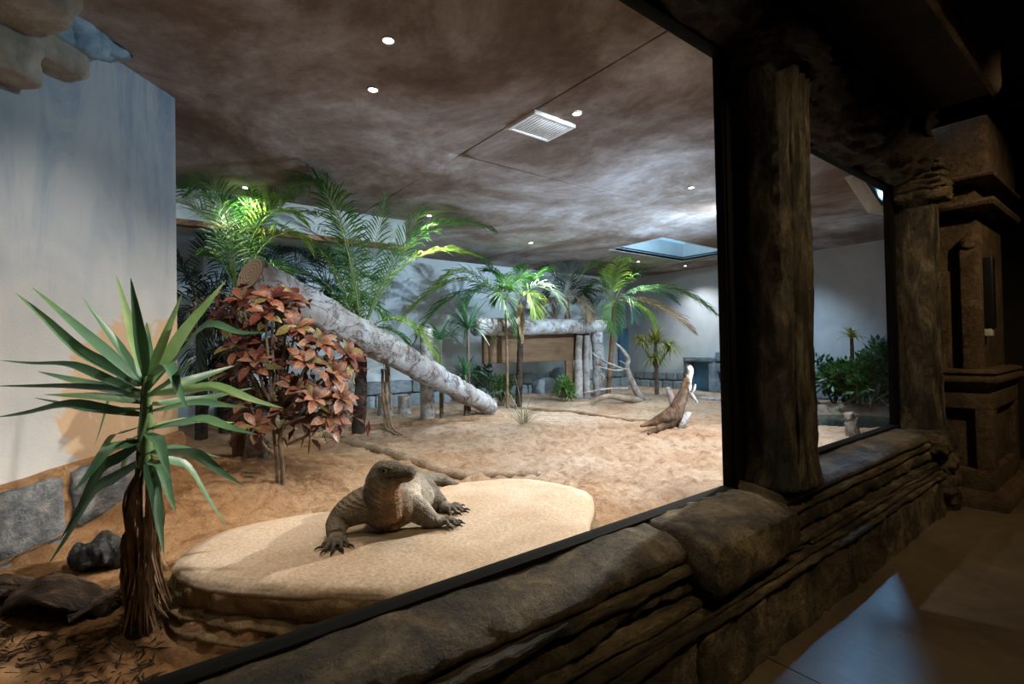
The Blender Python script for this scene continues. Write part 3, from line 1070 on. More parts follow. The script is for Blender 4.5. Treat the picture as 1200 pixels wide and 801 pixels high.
# rough stones of the far end of the wall
for i, (cx, cz, sx, sz) in enumerate([(6.05, .655, .34, .22), (6.18, .45, .28, .2), (6.12, .25, .3, .22), (6.28, .08, .22, .2), (6.29, .30, .16, .18), (6.30, .56, .16, .2)]):
    mesh('rough_stone', *rockg((cx, 1.38, cz), (sx, .36, sz), .18, 8, 5.0, 2.2, 30 + i), MT['rock'], front)

# header of rough rock over the windows and the canopy above it
relief('header_rock', -2.6, 3.02, [(YB, 3.40), (1.56, 3.39), (1.44, 3.40), (1.33, 3.46), (1.29, 3.55), (1.3, 3.8), (YB, 3.8)], MT['rock_dark'], front, step=.035, pstep=.035, amp=.05, freq=(2.5, 5, 5), seed=40)
relief('header_rock', 3.36, 6.1, [(YB, 3.125), (1.56, 3.115), (1.44, 3.11), (1.31, 3.17), (1.25, 3.28), (1.26, 3.8), (YB, 3.8)], MT['rock_dark'], front, step=.03, pstep=.03, amp=.055, freq=(3, 6, 6), seed=44, ridge=.04)
mesh('canopy', *bevbox(-2.6, 5.66, 0.76, 1.66, 3.62, 4.6, .02), MT['rock_dark'], front)
relief('canopy_face', -2.6, 5.66, [(.80, 3.595), (.765, 3.595), (.742, 3.64), (.742, 4.55), (.80, 4.55)], MT['pilaster'], front, .05, .06, .008, ywall=.795, seed=50)
mesh('header_core', *boxg(-2.6, 6.4, 1.40, 1.64, 3.44, 3.7), MT['dark_gap'], front, False)


def pillar(name, label, plan, z0, z1, seed, flutes):
    """plan outline (x,y) swept up, with grooves and erosion"""
    t = thing(name, label, 'pillar', (plan[0][0] + .15, 1.45, z0))
    ring = []
    for i in range(len(plan)):
        a, b = V(plan[i]), V(plan[(i + 1) % len(plan)])
        n = 1 if (a.y > 1.59 and b.y > 1.59) else max(1, int((b - a).length / 0.012))
        ring += [a.lerp(b, k / n) for k in range(n)]
    m_ = len(ring)
    cen = sum(ring, V((0, 0))) / m_
    nz = int((z1 - z0) / 0.025)
    vs = []
    for j in range(nz + 1):
        z = z0 + (z1 - z0) * j / nz
        for k, q in enumerate(ring):
            p = V((q.x, q.y, z))
            if q.y < 1.59:
                out = V((q.x - cen.x, q.y - cen.y, 0)).normalized()
                s = k / m_
                d = 0.012 * fbm(V((q.x * 5, q.y * 5, z * 1.6 + seed)), 4) + 0.007 * noise.noise(V((q.x * 20, q.y * 20, z * 16)))
                for (fs_, wd, dp) in flutes:
                    c = fs_ + 0.02 * noise.noise(V((seed, fs_ * 9, z * 1.1)))
                    d -= dp * exp(-((s - c) / wd) ** 2)
                e = min(z - z0, z1 - z)
                d += 0.03 * exp(-(e / 0.10) ** 2)
                p += out * d
            vs.append(p)
    fs = [(j * m_ + k, j * m_ + (k + 1) % m_, (j + 1) * m_ + (k + 1) % m_, (j + 1) * m_ + k) for j in range(nz) for k in range(m_)]
    fs += [tuple(range(m_ - 1, -1, -1)), tuple(nz * m_ + k for k in range(m_))]
    t['group'] = 'rock pillars beside the windows'
    mesh('shaft', vs, fs, MT['rock_pillar'], t)
    return t


P1 = [(3.06, 1.6), (3.035, 1.50), (3.02, 1.40), (3.03, 1.335), (3.08, 1.295), (3.2, 1.285), (3.34, 1.29), (3.40, 1.32), (3.44, 1.40), (3.45, 1.6)]
pl1 = pillar('rock_pillar', 'dark carved rock pillar with vertical grooves between the two windows', P1, .745, 3.30, 3, [(.20, .016, .02), (.345, .016, .028), (.47, .012, .02), (.56, .014, .03), (.62, .012, .02)])
mesh('capital', *rockg((3.24, 1.42, 3.37), (.62, .42, .26), .16, 14, 6, 2.6, 8), MT['rock_dark'], pl1)
P2 = [(6.06, 1.6), (6.045, 1.5), (6.035, 1.40), (6.04, 1.33), (6.08, 1.295), (6.2, 1.285), (6.30, 1.30), (6.345, 1.34), (6.36, 1.6)]
pl2 = pillar('rock_pillar', 'mottled rock pillar on the right side of the small window', P2, .74, 3.12, 9, [(.40, .02, .02), (.50, .014, .03), (.60, .014, .03), (.66, .012, .02)])
for i in range(4):
    mesh('capital', *rockg((6.18, 1.40, 3.00 + i * .085), (.42 + .03 * (i % 2), .40, .11), .22, 9, 5, 2.4, 60 + i), MT['rock'], pl2)

# windows
def window(name, x0, x1, z0, z1, fw):
    w = struct_root(name, ((x0 + x1) / 2, 1.63, z0))
    mesh('bottom_rail', *bevbox(x0 - .1, x1 + .1, 1.585, 1.665, z0 - fw, z0, .004), MT['frame'], w)
    mesh('top_rail', *bevbox(x0 - .1, x1 + .1, 1.585, 1.665, z1, z1 + fw, .004), MT['frame'], w)
    mesh('left_stile', *bevbox(x0 - fw, x0, 1.587, 1.663, z0, z1, .004), MT['frame'], w)
    mesh('right_stile', *bevbox(x1, x1 + fw, 1.587, 1.663, z0, z1, .004), MT['frame'], w)
    mesh('glazing_bead', *bevbox(x1 - .018, x1 + .002, 1.60, 1.655, z0, z1, .002), MT['frame'], w)
    mesh('pane', *boxg(x0 - .002, x1 + .002, 1.634, 1.644, z0 - .002, z1 + .002), MT['glass'], w, False)
    return w


window('window_1', -2.4, 2.905, .745, 3.375, .055)
window('window_2', 3.52, 5.985, .79, 3.10, .05)
mesh('trim_cheek', *boxg(2.94, 3.50, 1.61, 1.66, .6, 3.7), MT['dark_gap'], None, False)['kind'] = 'structure'
mesh('trim_cheek', *boxg(6.01, 6.9, 1.61, 1.66, .0, 3.7), MT['dark_gap'], None, False)['kind'] = 'structure'

# hall floor in two pours with a saw-cut joint
fl = struct_root('floor', (3, -1, 0))
pj = atz(905, 772, 0)
pk = atz(962, 800, 0)
jd = V((pk.x - pj.x, pk.y - pj.y)).normalized()
JXF = pj.x + (1.25 - pj.y) / jd.y * jd.x
JXB = pj.x + (-3.0 - pj.y) / jd.y * jd.x
g = 0.004
mesh('floor_slab', [V((-3, -3, 0)), V((JXB - g, -3, 0)), V((JXF - g, 1.42, 0)), V((-3, 1.42, 0)), V((-3, -3, -.05)), V((JXB - g, -3, -.05)), V((JXF - g, 1.42, -.05)), V((-3, 1.42, -.05))],
     [(0, 1, 2, 3), (7, 6, 5, 4), (1, 5, 6, 2), (0, 4, 5, 1), (2, 6, 7, 3), (3, 7, 4, 0)], MT['concrete'], fl, False)
mesh('floor_slab', [V((JXB + g, -3, 0)), V((9.5, -3, 0)), V((9.5, 1.62, 0)), V((JXF + g, 1.42, 0)), V((JXB + g, -3, -.05)), V((9.5, -3, -.05)), V((9.5, 1.62, -.05)), V((JXF + g, 1.42, -.05))],
     [(0, 1, 2, 3), (7, 6, 5, 4), (1, 5, 6, 2), (0, 4, 5, 1), (2, 6, 7, 3), (3, 7, 4, 0)], MT['concrete'], fl, False)
mesh('joint_bed', *boxg(-3, 9.5, -3, 1.6, -.09, -.052), MT['dark_gap'], fl, False)
wall_plane('wall_hall_back', [(-3, 9.5, -3.2, -3.0, 0, 4.7)], MT['hall_dark'])
wall_plane('wall_hall_left', [(-3.2, -3.0, -3.0, 1.62, 0, 4.7)], MT['hall_dark'])
wall_plane('wall_hall_right', [(9.5, 9.7, -3.0, 1.62, 0, 4.7)], MT['hall_dark'])
wall_plane('ceiling', [(-3, 9.5, -3, 1.66, 4.6, 4.7)], MT['hall_dark'])
wall_plane('wall_front_end', [(6.9, 9.5, 1.5, 1.66, 0, 4.6)], MT['hall_dark'])

# pilaster at the far end of the wall
pi_ = thing('pilaster', 'brown cast stone pilaster with panelled pedestal and cornices at the right edge', 'pilaster', (6.9, 1.2, 0))


def pbox(name, x0, x1, y0, y1, z0, z1, bev=.012, mt='pilaster'):
    return mesh(name, *bevbox(x0, x1, y0, y1, z0, z1, bev, 2), MT[mt], pi_)


def moulding(name, z, prof, x0, x1, y0, y1, mt='pilaster'):
    """profile (out, dz) mitred round the front and side faces"""
    vs, fs = [], []
    for (o_, dz) in prof:
        vs += [V((x0 - o_, y1, z + dz)), V((x0 - o_, y0 - o_, z + dz)), V((x1, y0 - o_, z + dz))]
    n = len(prof)
    for i in range(n - 1):
        for k in range(2):
            a = i * 3 + k
            fs.append((a, a + 1, a + 4, a + 3))
    fs += [tuple(i * 3 for i in range(n)), tuple(i * 3 + 2 for i in range(n - 1, -1, -1)), (0, 2, 1), ((n - 1) * 3, (n - 1) * 3 + 1, (n - 1) * 3 + 2)]
    return mesh(name, vs, fs, MT[mt], pi_, False)


X0, X1, Y0, Y1 = 6.52, 7.9, 0.99, 1.5
moulding('plinth', 0, [(.10, 0), (.10, .05), (.085, .085), (.05, .11), (.01, .15), (0, .16), (-.05, .16)], X0, X1, Y0, Y1)
pbox('pedestal_core', X0 + .06, X1, Y0 + .06, Y1, .15, 1.15)
pbox('panel_rail', X0, X0 + .07, Y0, Y1, .15, .36)
pbox('panel_rail', X0, X0 + .07, Y0, Y1, .93, 1.10)
pbox('panel_stile', X0, X0 + .07, Y0, Y0 + .135, .355, .935)
pbox('panel_rail', X0 + .002, X1, Y0 + .003, Y0 + .07, .15, .36)
pbox('panel_rail', X0 + .002, X1, Y0 + .003, Y0 + .07, .93, 1.10)
pbox('panel_stile', X0 + .002, X0 + .20, Y0 + .003, Y0 + .07, .355, .935)
pbox('panel_stile', X1 - .20, X1, Y0 + .003, Y0 + .07, .355, .935)
moulding('cornice', 1.10, [(-.02, 0), (.0, .02), (.03, .07), (.055, .10), (.06, .125), (.045, .15), (.03, .155), (.03, .17), (.045, .185), (.035, .21), (-.04, .225)], X0, X1, Y0, Y1)
pbox('shaft', X0 + .10, X1, Y0 + .10, Y1, 1.3, 3.6)
pbox('shaft_strip', X0 + .02, X0 + .13, Y0 + .06, Y0 + .22, 1.31, 2.55, .02)
pbox('shaft_strip', X0 + .05, X0 + .13, Y0 + .30, Y0 + .46, 1.31, 2.3, .02)
mesh('rope_knob', *rockg((X0 + .06, Y0 + .13, 2.56), (.14, .17, .15), .12, 8, 2.3, 2, 5), MT['pilaster'], pi_)
mesh('shoulder_stone', *rockg((X0 + .06, Y0 + .42, 1.38), (.16, .16, .26), .08, 8, 3, 2, 9), MT['pilaster'], pi_)
moulding('cornice', 2.86, [(-.02, 0), (.05, .03), (.07, .06), (.06, .09), (.02, .10), (-.04, .11)], X0, X1, Y0, Y1)
moulding('cornice', 3.14, [(-.02, 0), (.06, .02), (.075, .04), (.06, .06), (-.04, .065)], X0, X1, Y0, Y1)
pbox('capital_block', X0 - .03, X1, Y0 - .03, Y1, 3.2, 3.75, .03)
ob = thing('power_outlet', 'small outlet with white sockets on the recessed pedestal panel', 'outlet', (X0 + .058, 1.30, .60))
mesh('cover_plate', *bevbox(X0 + .050, X0 + .060, 1.25, 1.33, .54, .68, .003), MT['plate'], ob)
for dz in (0, .055):
    mesh('socket', *bevbox(X0 + .045, X0 + .052, 1.27, 1.31, .565 + dz, .602 + dz, .003), MT['outlet'], ob)
bx = thing('wall_speaker', 'slim black box mounted beside the pilaster strip', 'speaker', (X0 + .3, .99, 2.0))
mesh('case', *bevbox(X0 + .26, X0 + .38, 1.0, 1.085, 1.72, 2.42, .01), MT['black_box'], bx)
mesh('mounting_bracket', *bevbox(X0 + .27, X0 + .37, 1.02, 1.095, 1.64, 1.72, .006), MT['outlet'], bx)

# ------------------------------------------------------------------ flood fixture behind the second window
fx = thing('flood_fixture', 'cream louvred flood light fixture hanging under the ceiling in the small window', 'ceiling light', (7.5, 2.6, 3.3))
FX = at(1016, 226, 6.1)
FA = (at(1022, 248, 6.0) - at(991, 201, 6.2)).normalized()
FB = at(1013, 204, 6.5) - at(991, 201, 6.2)
FB = (FB - FA * FB.dot(FA)).normalized()
FC = FA.cross(FB)
if FC.z < 0:
    FC = -FC


def fbox(name, x0, x1, y0, y1, z0, z1, mt, bev=.006):
    vs, fs = bevbox(x0, x1, y0, y1, z0, z1, bev)
    return mesh(name, [FX + FA * q.x + FB * q.y + FC * q.z for q in vs], fs, mt, fx)


fbox('housing', -.30, .30, -.26, -.17, -.03, .10, MT['fixture'])
fbox('housing', -.30, .30, .20, .26, -.03, .10, MT['fixture'])
fbox('housing', -.30, -.25, -.17, .20, -.03, .10, MT['fixture'])
fbox('housing', .25, .30, -.17, .20, -.03, .10, MT['fixture'])
fbox('lens', -.25, .25, -.17, -.06, .03, .05, MT['fixture_glass'], .002)
fbox('lid', -.30, .30, -.26, .26, .10, .12, MT['fixture'])
for k in range(7):
    fbox('louvre', -.25, .25, -.03 + k * .034, -.018 + k * .034, -.02, .05, MT['vent'], .002)
for sx in (-.2, .2):
    q = FX + FA * sx + FC * .1
    mesh('hanger', *tube([(*q, .012), (q.x, q.y, CEIL + .01, .012)], 8), MT['fixture'], fx)

# ------------------------------------------------------------------ the rock slab
def pip(p, poly):
    c = False
    for i in range(len(poly)):
        a, b = poly[i], poly[i - 1]
        if (a[1] > p[1]) != (b[1] > p[1]) and p[0] < (b[0] - a[0]) * (p[1] - a[1]) / (b[1] - a[1]) + a[0]:
            c = not c
    return c


SLZ = 0.62
slab_px = [(212, 647), (242, 627), (287, 611), (350, 601), (410, 593), (462, 584), (505, 573), (540, 563), (605, 558), (664, 566), (692, 578), (690, 604), (672, 640), (604, 664), (520, 685), (457, 690), (380, 688), (297, 683), (250, 679), (220, 672), (206, 660)]
SLP = [atz(u, v, SLZ) for u, v in slab_px]
sl = thing('flat_rock', 'broad flat sandstone rock slab the lizard lies on', 'rock', (1.4, 2.7, SLZ))


def slab_shape(outline, zt, zb, name, mt, inset=0.0, top=True, rings=14, amp=0.02, seed=0.0, skirt=0.06):
    P = path(outline + [outline[0]], 120)[:-1]
    cen = sum((V(p) for p in P), V()) / len(P)
    n = len(P)
    vs, fs = [], []
    rows = []
    for r in range(rings + 1):                                    # top, from the centre out
        k = r / rings
        row = []
        for p in P:
            q = cen.lerp(V(p), k)
            q.z = zt + 0.010 * fbm(V((q.x * 2, q.y * 2, seed)), 4) - 0.014 * k ** 14
            row.append(q)
        rows.append(row)
    for r in range(1, 9):
        k = r / 8
        row = []
        for p in P:
            d = (V(p) - cen)
            d.z = 0
            d.normalize()
            z = zt - 0.02 + (zb - zt) * k
            bulge = 0.018 * sin(k * pi) + amp * fbm(V((p[0] * 5, p[1] * 5, z * 9 + seed)), 5) + amp * .8 * noise.noise(V((p[0] * 14, p[1] * 14, z * 20)))
            q = V(p) + d * (bulge + skirt * k)
            q.z = z
            row.append(q)
        rows.append(row)
    vs = [q for row in rows for q in row]
    for r in range(len(rows) - 1):
        for k in range(n):
            k2 = (k + 1) % n
            fs.append((r * n + k, r * n + k2, (r + 1) * n + k2, (r + 1) * n + k))
    return vs, fs


vs, fs = slab_shape(SLP, SLZ, SLZ - 0.045, 'rock_top', None, amp=.012, skirt=-.012)
mesh('rock_top', vs, fs, MT['slab'], sl)
# crusty edge layers stepping down to the sand, then the sanded lower body
low = [V((p.x, p.y, SLZ - .05)) for p in SLP]
cen = sum(low, V()) / len(low)
shr = lambda k: [cen + (p - cen) * k for p in low]
vs, fs = slab_shape(shr(1.004), SLZ - .028, SLZ - .125, 'edge_layer', None, amp=.024, seed=3, skirt=-.012)
mesh('edge_layer', vs, fs, MT['slab_edge'], sl)
vs, fs = slab_shape(shr(1.012), SLZ - .142, SLZ - .182, 'edge_layer', None, amp=.035, seed=5, skirt=.01)
mesh('edge_layer', vs, fs, MT['slab_edge'], sl)
vs, fs = slab_shape(shr(1.025), SLZ - .196, SLZ - .235, 'edge_layer', None, amp=.03, seed=8, skirt=.02)
mesh('edge_layer', vs, fs, MT['slab_edge'], sl)
vs, fs = slab_shape(shr(0.97), SLZ - .11, 0.20, 'rock_body', None, amp=.035, seed=12, skirt=.13)
mesh('rock_body', vs, fs, MT['sand'], sl)
for i, (u, v, z, s) in enumerate([(215, 676, .50, .17), (196, 690, .43, .16), (205, 716, .36, .15), (188, 730, .30, .17), (250, 700, .45, .16), (185, 752, .25, .16)]):
    p = atz(u, v, z)
    mesh('crust_lump', *rockg((p.x + .04, p.y + .05, z - .02), (s, s * .8, s * .75), .25, 8, 3, 2.4, 20 + i), MT['slab_edge'], sl)

# ------------------------------------------------------------------ the monitor lizard
DO = V((1.135, 2.62, SLZ + .002))
EX = V((0.917, -0.40, 0)).normalized()
EY = V((0.40, 0.917, 0)).normalized()
D = lambda p: DO + EX * p[0] + EY * p[1] + V((0, 0, p[2]))
DT = lambda l: [(*D(p), p[3]) for p in l]
body_parts = []


def dtube(l, seg=16, n=24, flat=1.0, amp=0.0):
    body_parts.append(tube(DT(l), seg, n, amp, 9.0, flat, len(body_parts) * 2.0))


# trunk and tail
dtube([(.0, -.085, .11, .075), (.005, -.055, .122, .130), (.03, .06, .130, .155), (.075, .20, .138, .168), (.11, .34, .135, .162), (.14, .46, .12, .135), (.165, .56, .105, .105), (.20, .66, .085, .075),
       (.27, .77, .070, .062), (.345, .86, .045, .056), (.43, .89, .01, .050), (.51, .86, -.04, .042), (.56, .80, -.09, .030)], 24, 70, .86)
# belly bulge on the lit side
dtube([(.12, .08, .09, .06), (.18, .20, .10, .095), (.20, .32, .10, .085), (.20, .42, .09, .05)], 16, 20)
# neck, throat
dtube([(.005, .02, .13, .135), (-.008, -.02, .19, .115), (-.02, -.045, .245, .094), (-.018, -.058, .295, .080), (-.004, -.065, .33, .070), (.015, -.07, .345, .05)], 22, 30)
dtube([(.03, -.085, .11, .06), (.03, -.10, .18, .055), (.03, -.105, .25, .048), (.045, -.10, .305, .038)], 14, 16)
# head: skull, jaws, brow ridges, snout
dtube([(-.06, -.045, .318, .035), (-.025, -.058, .338, .062), (.02, -.076, .343, .064), (.06, -.095, .341, .057), (.095, -.112, .337, .049), (.122, -.125, .333, .046), (.143, -.135, .330, .040), (.155, -.140, .327, .024)], 22, 34, .84)
dtube([(-.02, -.062, .305, .050), (.04, -.09, .310, .046), (.09, -.112, .312, .042), (.132, -.131, .313, .034)], 16, 18, .7)
EYES = [(-.006, -.136, .358), (.052, -.016, .358)]
for e in ((-.004, -.122, .374), (.044, -.028, .374)):
    dtube([(e[0] - .03, e[1] + .012, e[2] - .006, .012), (e[0], e[1], e[2], .017), (e[0] + .04, e[1] - .016, e[2] - .008, .010)], 10, 8, .7)
for e in ((.126, -.152, .342), (.146, -.126, .342)):
    dtube([(e[0] - .014, e[1] + .006, e[2] - .006, .011), (e[0], e[1], e[2], .011), (e[0] + .008, e[1] - .004, e[2] - .008, .006)], 8, 6)
FINGERS = []


def limb(l, hand, fdirs, flen, r=.0125, n=22):
    dtube(l, 16, n)
    hx, hy, hz = hand
    w = l[-1]
    dtube([(*w[:3], w[3]), (hx, hy, hz + .006, w[3] * 1.05), (hx + (hx - w[0]) * .35, hy + (hy - w[1]) * .35, hz, w[3] * .75)], 14, 10, .62)
    for (a, k) in zip(fdirs, flen):
        dx, dy = cos(a), sin(a)
        b = (hx + dx * .018, hy + dy * .018, hz)
        pts = [(b[0], b[1], b[2] + .004, r * 1.1), (b[0] + dx * k * .35, b[1] + dy * k * .35, b[2] + .016, r * 1.05), (b[0] + dx * k * .7, b[1] + dy * k * .7, b[2] + .008, r * .95),
               (b[0] + dx * k, b[1] + dy * k, .009, r * .8)]
        dtube(pts, 10, 10)
        e = (b[0] + dx * k, b[1] + dy * k)
        FINGERS.append([(e[0] - dx * .004, e[1] - dy * .004, .011, .0075), (e[0] + dx * .015, e[1] + dy * .015, .014, .0062), (e[0] + dx * .030, e[1] + dy * .030, .008, .0035), (e[0] + dx * .036, e[1] + dy * .036, .002, .0008)])


rd = radians
# fore limb on the picture's left: elbow out, hand spread towards the glass
limb([(-.05, .02, .15, .11), (-.12, .01, .145, .098), (-.19, -.005, .122, .080), (-.236, -.02, .090, .066), (-.250, -.055, .060, .056), (-.246, -.10, .036, .046)], (-.240, -.138, .020),
     [rd(-155), rd(-122), rd(-98), rd(-72), rd(-38)], [.062, .078, .082, .075, .058])
# fore limb on the right: elbow bent, forearm lying to the right
limb([(.08, .03, .14, .10), (.135, .02, .118, .085), (.178, .01, .090, .072), (.210, .0, .064, .062), (.242, -.008, .042, .050), (.270, -.012, .028, .040)], (.304, -.016, .018),
     [rd(-62), rd(-30), rd(-8), rd(14), rd(45)], [.055, .072, .078, .070, .055])
# hind limbs
limb([(.14, .44, .13, .115), (.20, .38, .125, .098), (.255, .32, .095, .074), (.30, .275, .062, .056), (.335, .24, .038, .042)], (.362, .215, .018),
     [rd(-85), rd(-55), rd(-30), rd(-8), rd(35)], [.055, .072, .085, .085, .095])
limb([(.05, .48, .13, .10), (-.02, .46, .12, .088), (-.10, .40, .09, .066), (-.15, .36, .055, .05), (-.17, .32, .035, .038)], (-.18, .29, .018),
     [rd(-140), rd(-112), rd(-90), rd(-62), rd(-20)], [.06, .075, .085, .08, .07])

liz = thing('monitor_lizard', 'large grey-brown monitor lizard resting on the flat rock with its head raised', 'lizard', DO)
vs, fs = join(*body_parts)
raw = mesh('body', vs, fs, MT['hide'], None)
md = raw.modifiers.new('r', 'REMESH')
md.mode, md.voxel_size, md.use_smooth_shade = 'VOXEL', 0.0042, True
md2 = raw.modifiers.new('s', 'SMOOTH')
md2.factor, md2.iterations = 0.5, 5
dg = bpy.context.evaluated_depsgraph_get()
ev = raw.evaluated_get(dg)
me = bpy.data.meshes.new_from_object(ev)
bpy.data.objects.remove(raw)
base = V(DO)
ca = me.color_attributes.new('hide', 'FLOAT_COLOR', 'POINT')
cols = []
NRM = [v.normal.copy() for v in me.vertices]
NEW = []
for v in me.vertices:
    w = v.co
    r_ = w - DO
    x, y, z = r_.dot(EX), r_.dot(EY), r_.z
    c = V((0.165, 0.125, 0.085))                                   # grey-brown hide
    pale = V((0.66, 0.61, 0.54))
    rust = V((0.34, 0.175, 0.08))
    dark = V((0.10, 0.088, 0.072))
    n = noise.noise(r_ * 11) * .5 + .5
    if y > -.05 and z < .25 and .06 < x < .30 and y < .47:  # pale flank, with the light on its right side painted in
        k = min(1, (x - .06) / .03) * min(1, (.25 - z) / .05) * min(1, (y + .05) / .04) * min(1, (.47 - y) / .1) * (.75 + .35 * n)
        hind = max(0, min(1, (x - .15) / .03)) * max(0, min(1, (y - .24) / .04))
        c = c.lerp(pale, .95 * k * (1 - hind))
    if y < .02 and abs(x - .03) < .11 and z < .31:                  # rusty chest and throat
        k = max(0, 1 - abs(x - .035) / .11) * (1 - max(0, (z - .27) / .04)) * max(0, min(1, (.0 - y) / .05))
        c = c.lerp(rust, .85 * k)
    if z > .27 and y < .05:
        c = c.lerp(dark, .75 * min(1, (z - .27) / .05) * (.6 + .4 * n))
        if z < .325 and x > .03:
            c = c.lerp(rust, .5)
    if z < .05 and (x < -.2 or x > .3):
        c = c.lerp(dark, .7)
    elif x > .20 or y > .42:
        c = c.lerp(V((.17, .155, .13)), .6)
    c = c * (.75 + .5 * n)
    mouth = 0.0
    if x > .0 and z > .29 and y < -.09:                              # gape line of the closed mouth
        dm = abs(z - (.322 - .05 * max(0, .05 - x)))
        mouth = max(0, 1 - dm / .0055)
        c = c.lerp(V((.02, .016, .014)), .9 * mouth)
    cols += [c.x, c.y, c.z, 1]
    # folds and pebbled relief
    fold = 0.0
    if .14 < z < .30 and y < .04:
        fold = .0022 * sin((z * 1.0 - abs(x) * .45) * 210 + 3 * noise.noise(r_ * 12)) * min(1, (z - .14) / .03) * min(1, (.30 - z) / .03)
    elif z > .03:
        fold = .0030 * noise.noise(V((x * 16, y * 40, z * 30)))
    NEW += list(w + NRM[v.index] * (fold - .004 * mouth + .0016 * noise.noise(r_ * 70)) - base)
me.vertices.foreach_set('co', NEW)
ca.data.foreach_set('color', cols)
me.name = 'body'
bo = bpy.data.objects.new('body', me)
COL.objects.link(bo)
bo.parent = liz
for f in FINGERS:
    mesh('claw', *tube(DT(f), 8, 8), MT['claw'], liz)
for e, q in zip(EYES, ((.012, -.09, .350), (.03, -.06, .350))):
    p, inn = D(e), (D(q) - D(e)).normalized()
    mesh('eyelid', *rockg(p + inn * .009, (.036, .036, .033), 0.03, 5, 2, 3), MT['eyelid'], liz)
    mesh('eye', *rockg(p + inn * .001, (.024, .024, .024), 0, 4, 2), MT['eye'], liz)

# ------------------------------------------------------------------ logs and posts
def log_thing(name, label, cat, pts, mt, seg=20, n=60, amp=.10, nscale=3.0, seed=0.0, ends=(True, True), group=None, ridge=0.0, loc=None, plates=0.0):
    P = path(pts, n)
    t = thing(name, label, cat, loc or V(pts[0][:3]) - V((0, 0, pts[0][3])), group or {'stump': 'tree stumps by the leaning log', 'branch': 'branches lying on the sand'}.get(cat))
    mesh('trunk', *tube(P, seg, None, amp, nscale, 1, seed, True, None, ridge, plates), mt, t)
    for fl_, a, b in ((ends[0], P[0], P[1]), (ends[1], P[-1], P[-2])):
        if fl_:
            ax = V(a[:3]) - V(b[:3])
            c = V(a[:3])
            vs, fs = cap_disc(c, ax, a[3] * .97, seg, .05)
            mesh('cut_end', vs, fs, MT['ring'], t, False, c)
    return t


top = at(294, 321, 5.15)
bot = on(574, 484)
bot.z += .12
L0 = log_thing('leaning_log', 'huge grey bark log leaning from the copper plant down to the sand', 'log', [(*top, .185), (*top.lerp(bot, .33), .20), (*top.lerp(bot, .66), .185), (*bot, .16)], MT['bark_grey'], 56, 260, .07, 2.2, 3, (True, True), None, .05, bot, .045)
ax = (bot - top).normalized()
side = ax.cross(V((0, 0, 1))).normalized()
upv = side.cross(ax)
for i, (k, a) in enumerate([(.12, .5), (.22, 1.0), (.3, .5), (.38, .8), (.5, .6), (.55, 1.0), (.64, .5), (.74, .8), (.85, .6)]):
    c = top.lerp(bot, k)
    r = .19
    q = lambda ang, dk: c + ax * dk + (upv * cos(ang) - (-side) * sin(ang) * -1) * (r * 1.0)
    mesh('bark_crack', *tube([(*q(a - .35, -.10), .006), (*q(a - .1, .02), .016), (*q(a + .1, .05), .014), (*q(a + .25, .16), .006)], 6, 12, .5, 30), MT['dark_gap'], L0)

pb = on(501, 494)
log_thing('upright_post', 'pale bark post standing behind the leaning log', 'post', [(*(pb - V((0, 0, .08))), .115), (pb.x, pb.y, pb.z + .7, .11), (pb.x, pb.y, aty(501, 385, pb.y).z, .105)], MT['bark_grey'], 18, 30, .08, 3, 8, (False, True), None, .05, pb)
for i, (u, v, h, r, lab) in enumerate([(452, 486, .36, .13, 'short blue-grey stump under the leaning log, left one'), (474, 484, .30, .12, 'short blue-grey stump under the leaning log, right one'), (395, 505, .42, .10, 'dim grey stump left of the dark palm trunk')]):
    p = on(u, v)
    log_thing('tree_stump', lab, 'stump', [(p.x, p.y, p.z - .06, r * 1.1), (p.x, p.y, p.z + h * .5, r), (p.x, p.y, p.z + h, r * .95)], MT['bark_grey'], 16, 12, .12, 4, 20 + i, (False, True), None, .08, p)
ps = on(282, 566)
log_thing('tree_stump', 'brown upright half log under the copper leaved plant', 'stump', [(ps.x, ps.y, ps.z - .08, .062), (ps.x, ps.y, ps.z + .2, .058), (ps.x - .01, ps.y, ps.z + .42, .056)], MT['bark_brown'], 16, 16, .10, 5, 31, (False, True), None, .1, ps)
ps = on(302, 567)
st = log_thing('tree_stump', 'blue-grey upright stump with a sloping sawn top under the copper leaved plant', 'stump', [(ps.x, ps.y, ps.z - .08, .105), (ps.x, ps.y, ps.z + .15, .10), (ps.x, ps.y, ps.z + .30, .098)], MT['bark_grey'], 18, 16, .07, 5, 35, (False, True), None, .06, ps)
mesh('stub', *tube([(ps.x + .0, ps.y - .02, ps.z + .28, .09), (ps.x - .01, ps.y - .04, ps.z + .35, .085), (ps.x - .01, ps.y - .05, ps.z + .36, .05)], 14, 8, .15, 8, 1), MT['bark_bleached'], st)

# lying branches
log_thing('long_branch', 'long tan branch lying on the sand behind the flat rock', 'branch', [onr(380, 511, .075), onr(430, 524, .072), onr(470, 537, .065), onr(510, 550, .06), onr(545, 557, .05), onr(590, 557, .045), onr(634, 556, .036)], MT['bark_tan'], 14, 70, .14, 5, 41, (False, False), None, .05)
log_thing('fallen_log', 'brown log lying on the sand under the foot of the leaning log', 'log', [onr(330, 517, .09), onr(400, 508, .085), onr(470, 500, .08), onr(560, 491, .07)], MT['bark_brown'], 14, 50, .10, 4, 43, (True, False))
log_thing('thin_branch', 'thin dark branch lying on the sand left of the driftwood', 'branch', [onr(600, 478, .03), onr(665, 482, .035), onr(720, 490, .03), onr(762, 493, .02)], MT['bark_brown'], 10, 30, .15, 6, 44, (False, False))
log_thing('thin_log', 'thin grey log lying on the sand right of the driftwood stump', 'log', [onr(812, 467, .06), onr(838, 469, .065), onr(870, 470, .06)], MT['bark_grey'], 12, 20, .10, 5, 45, (True, False))

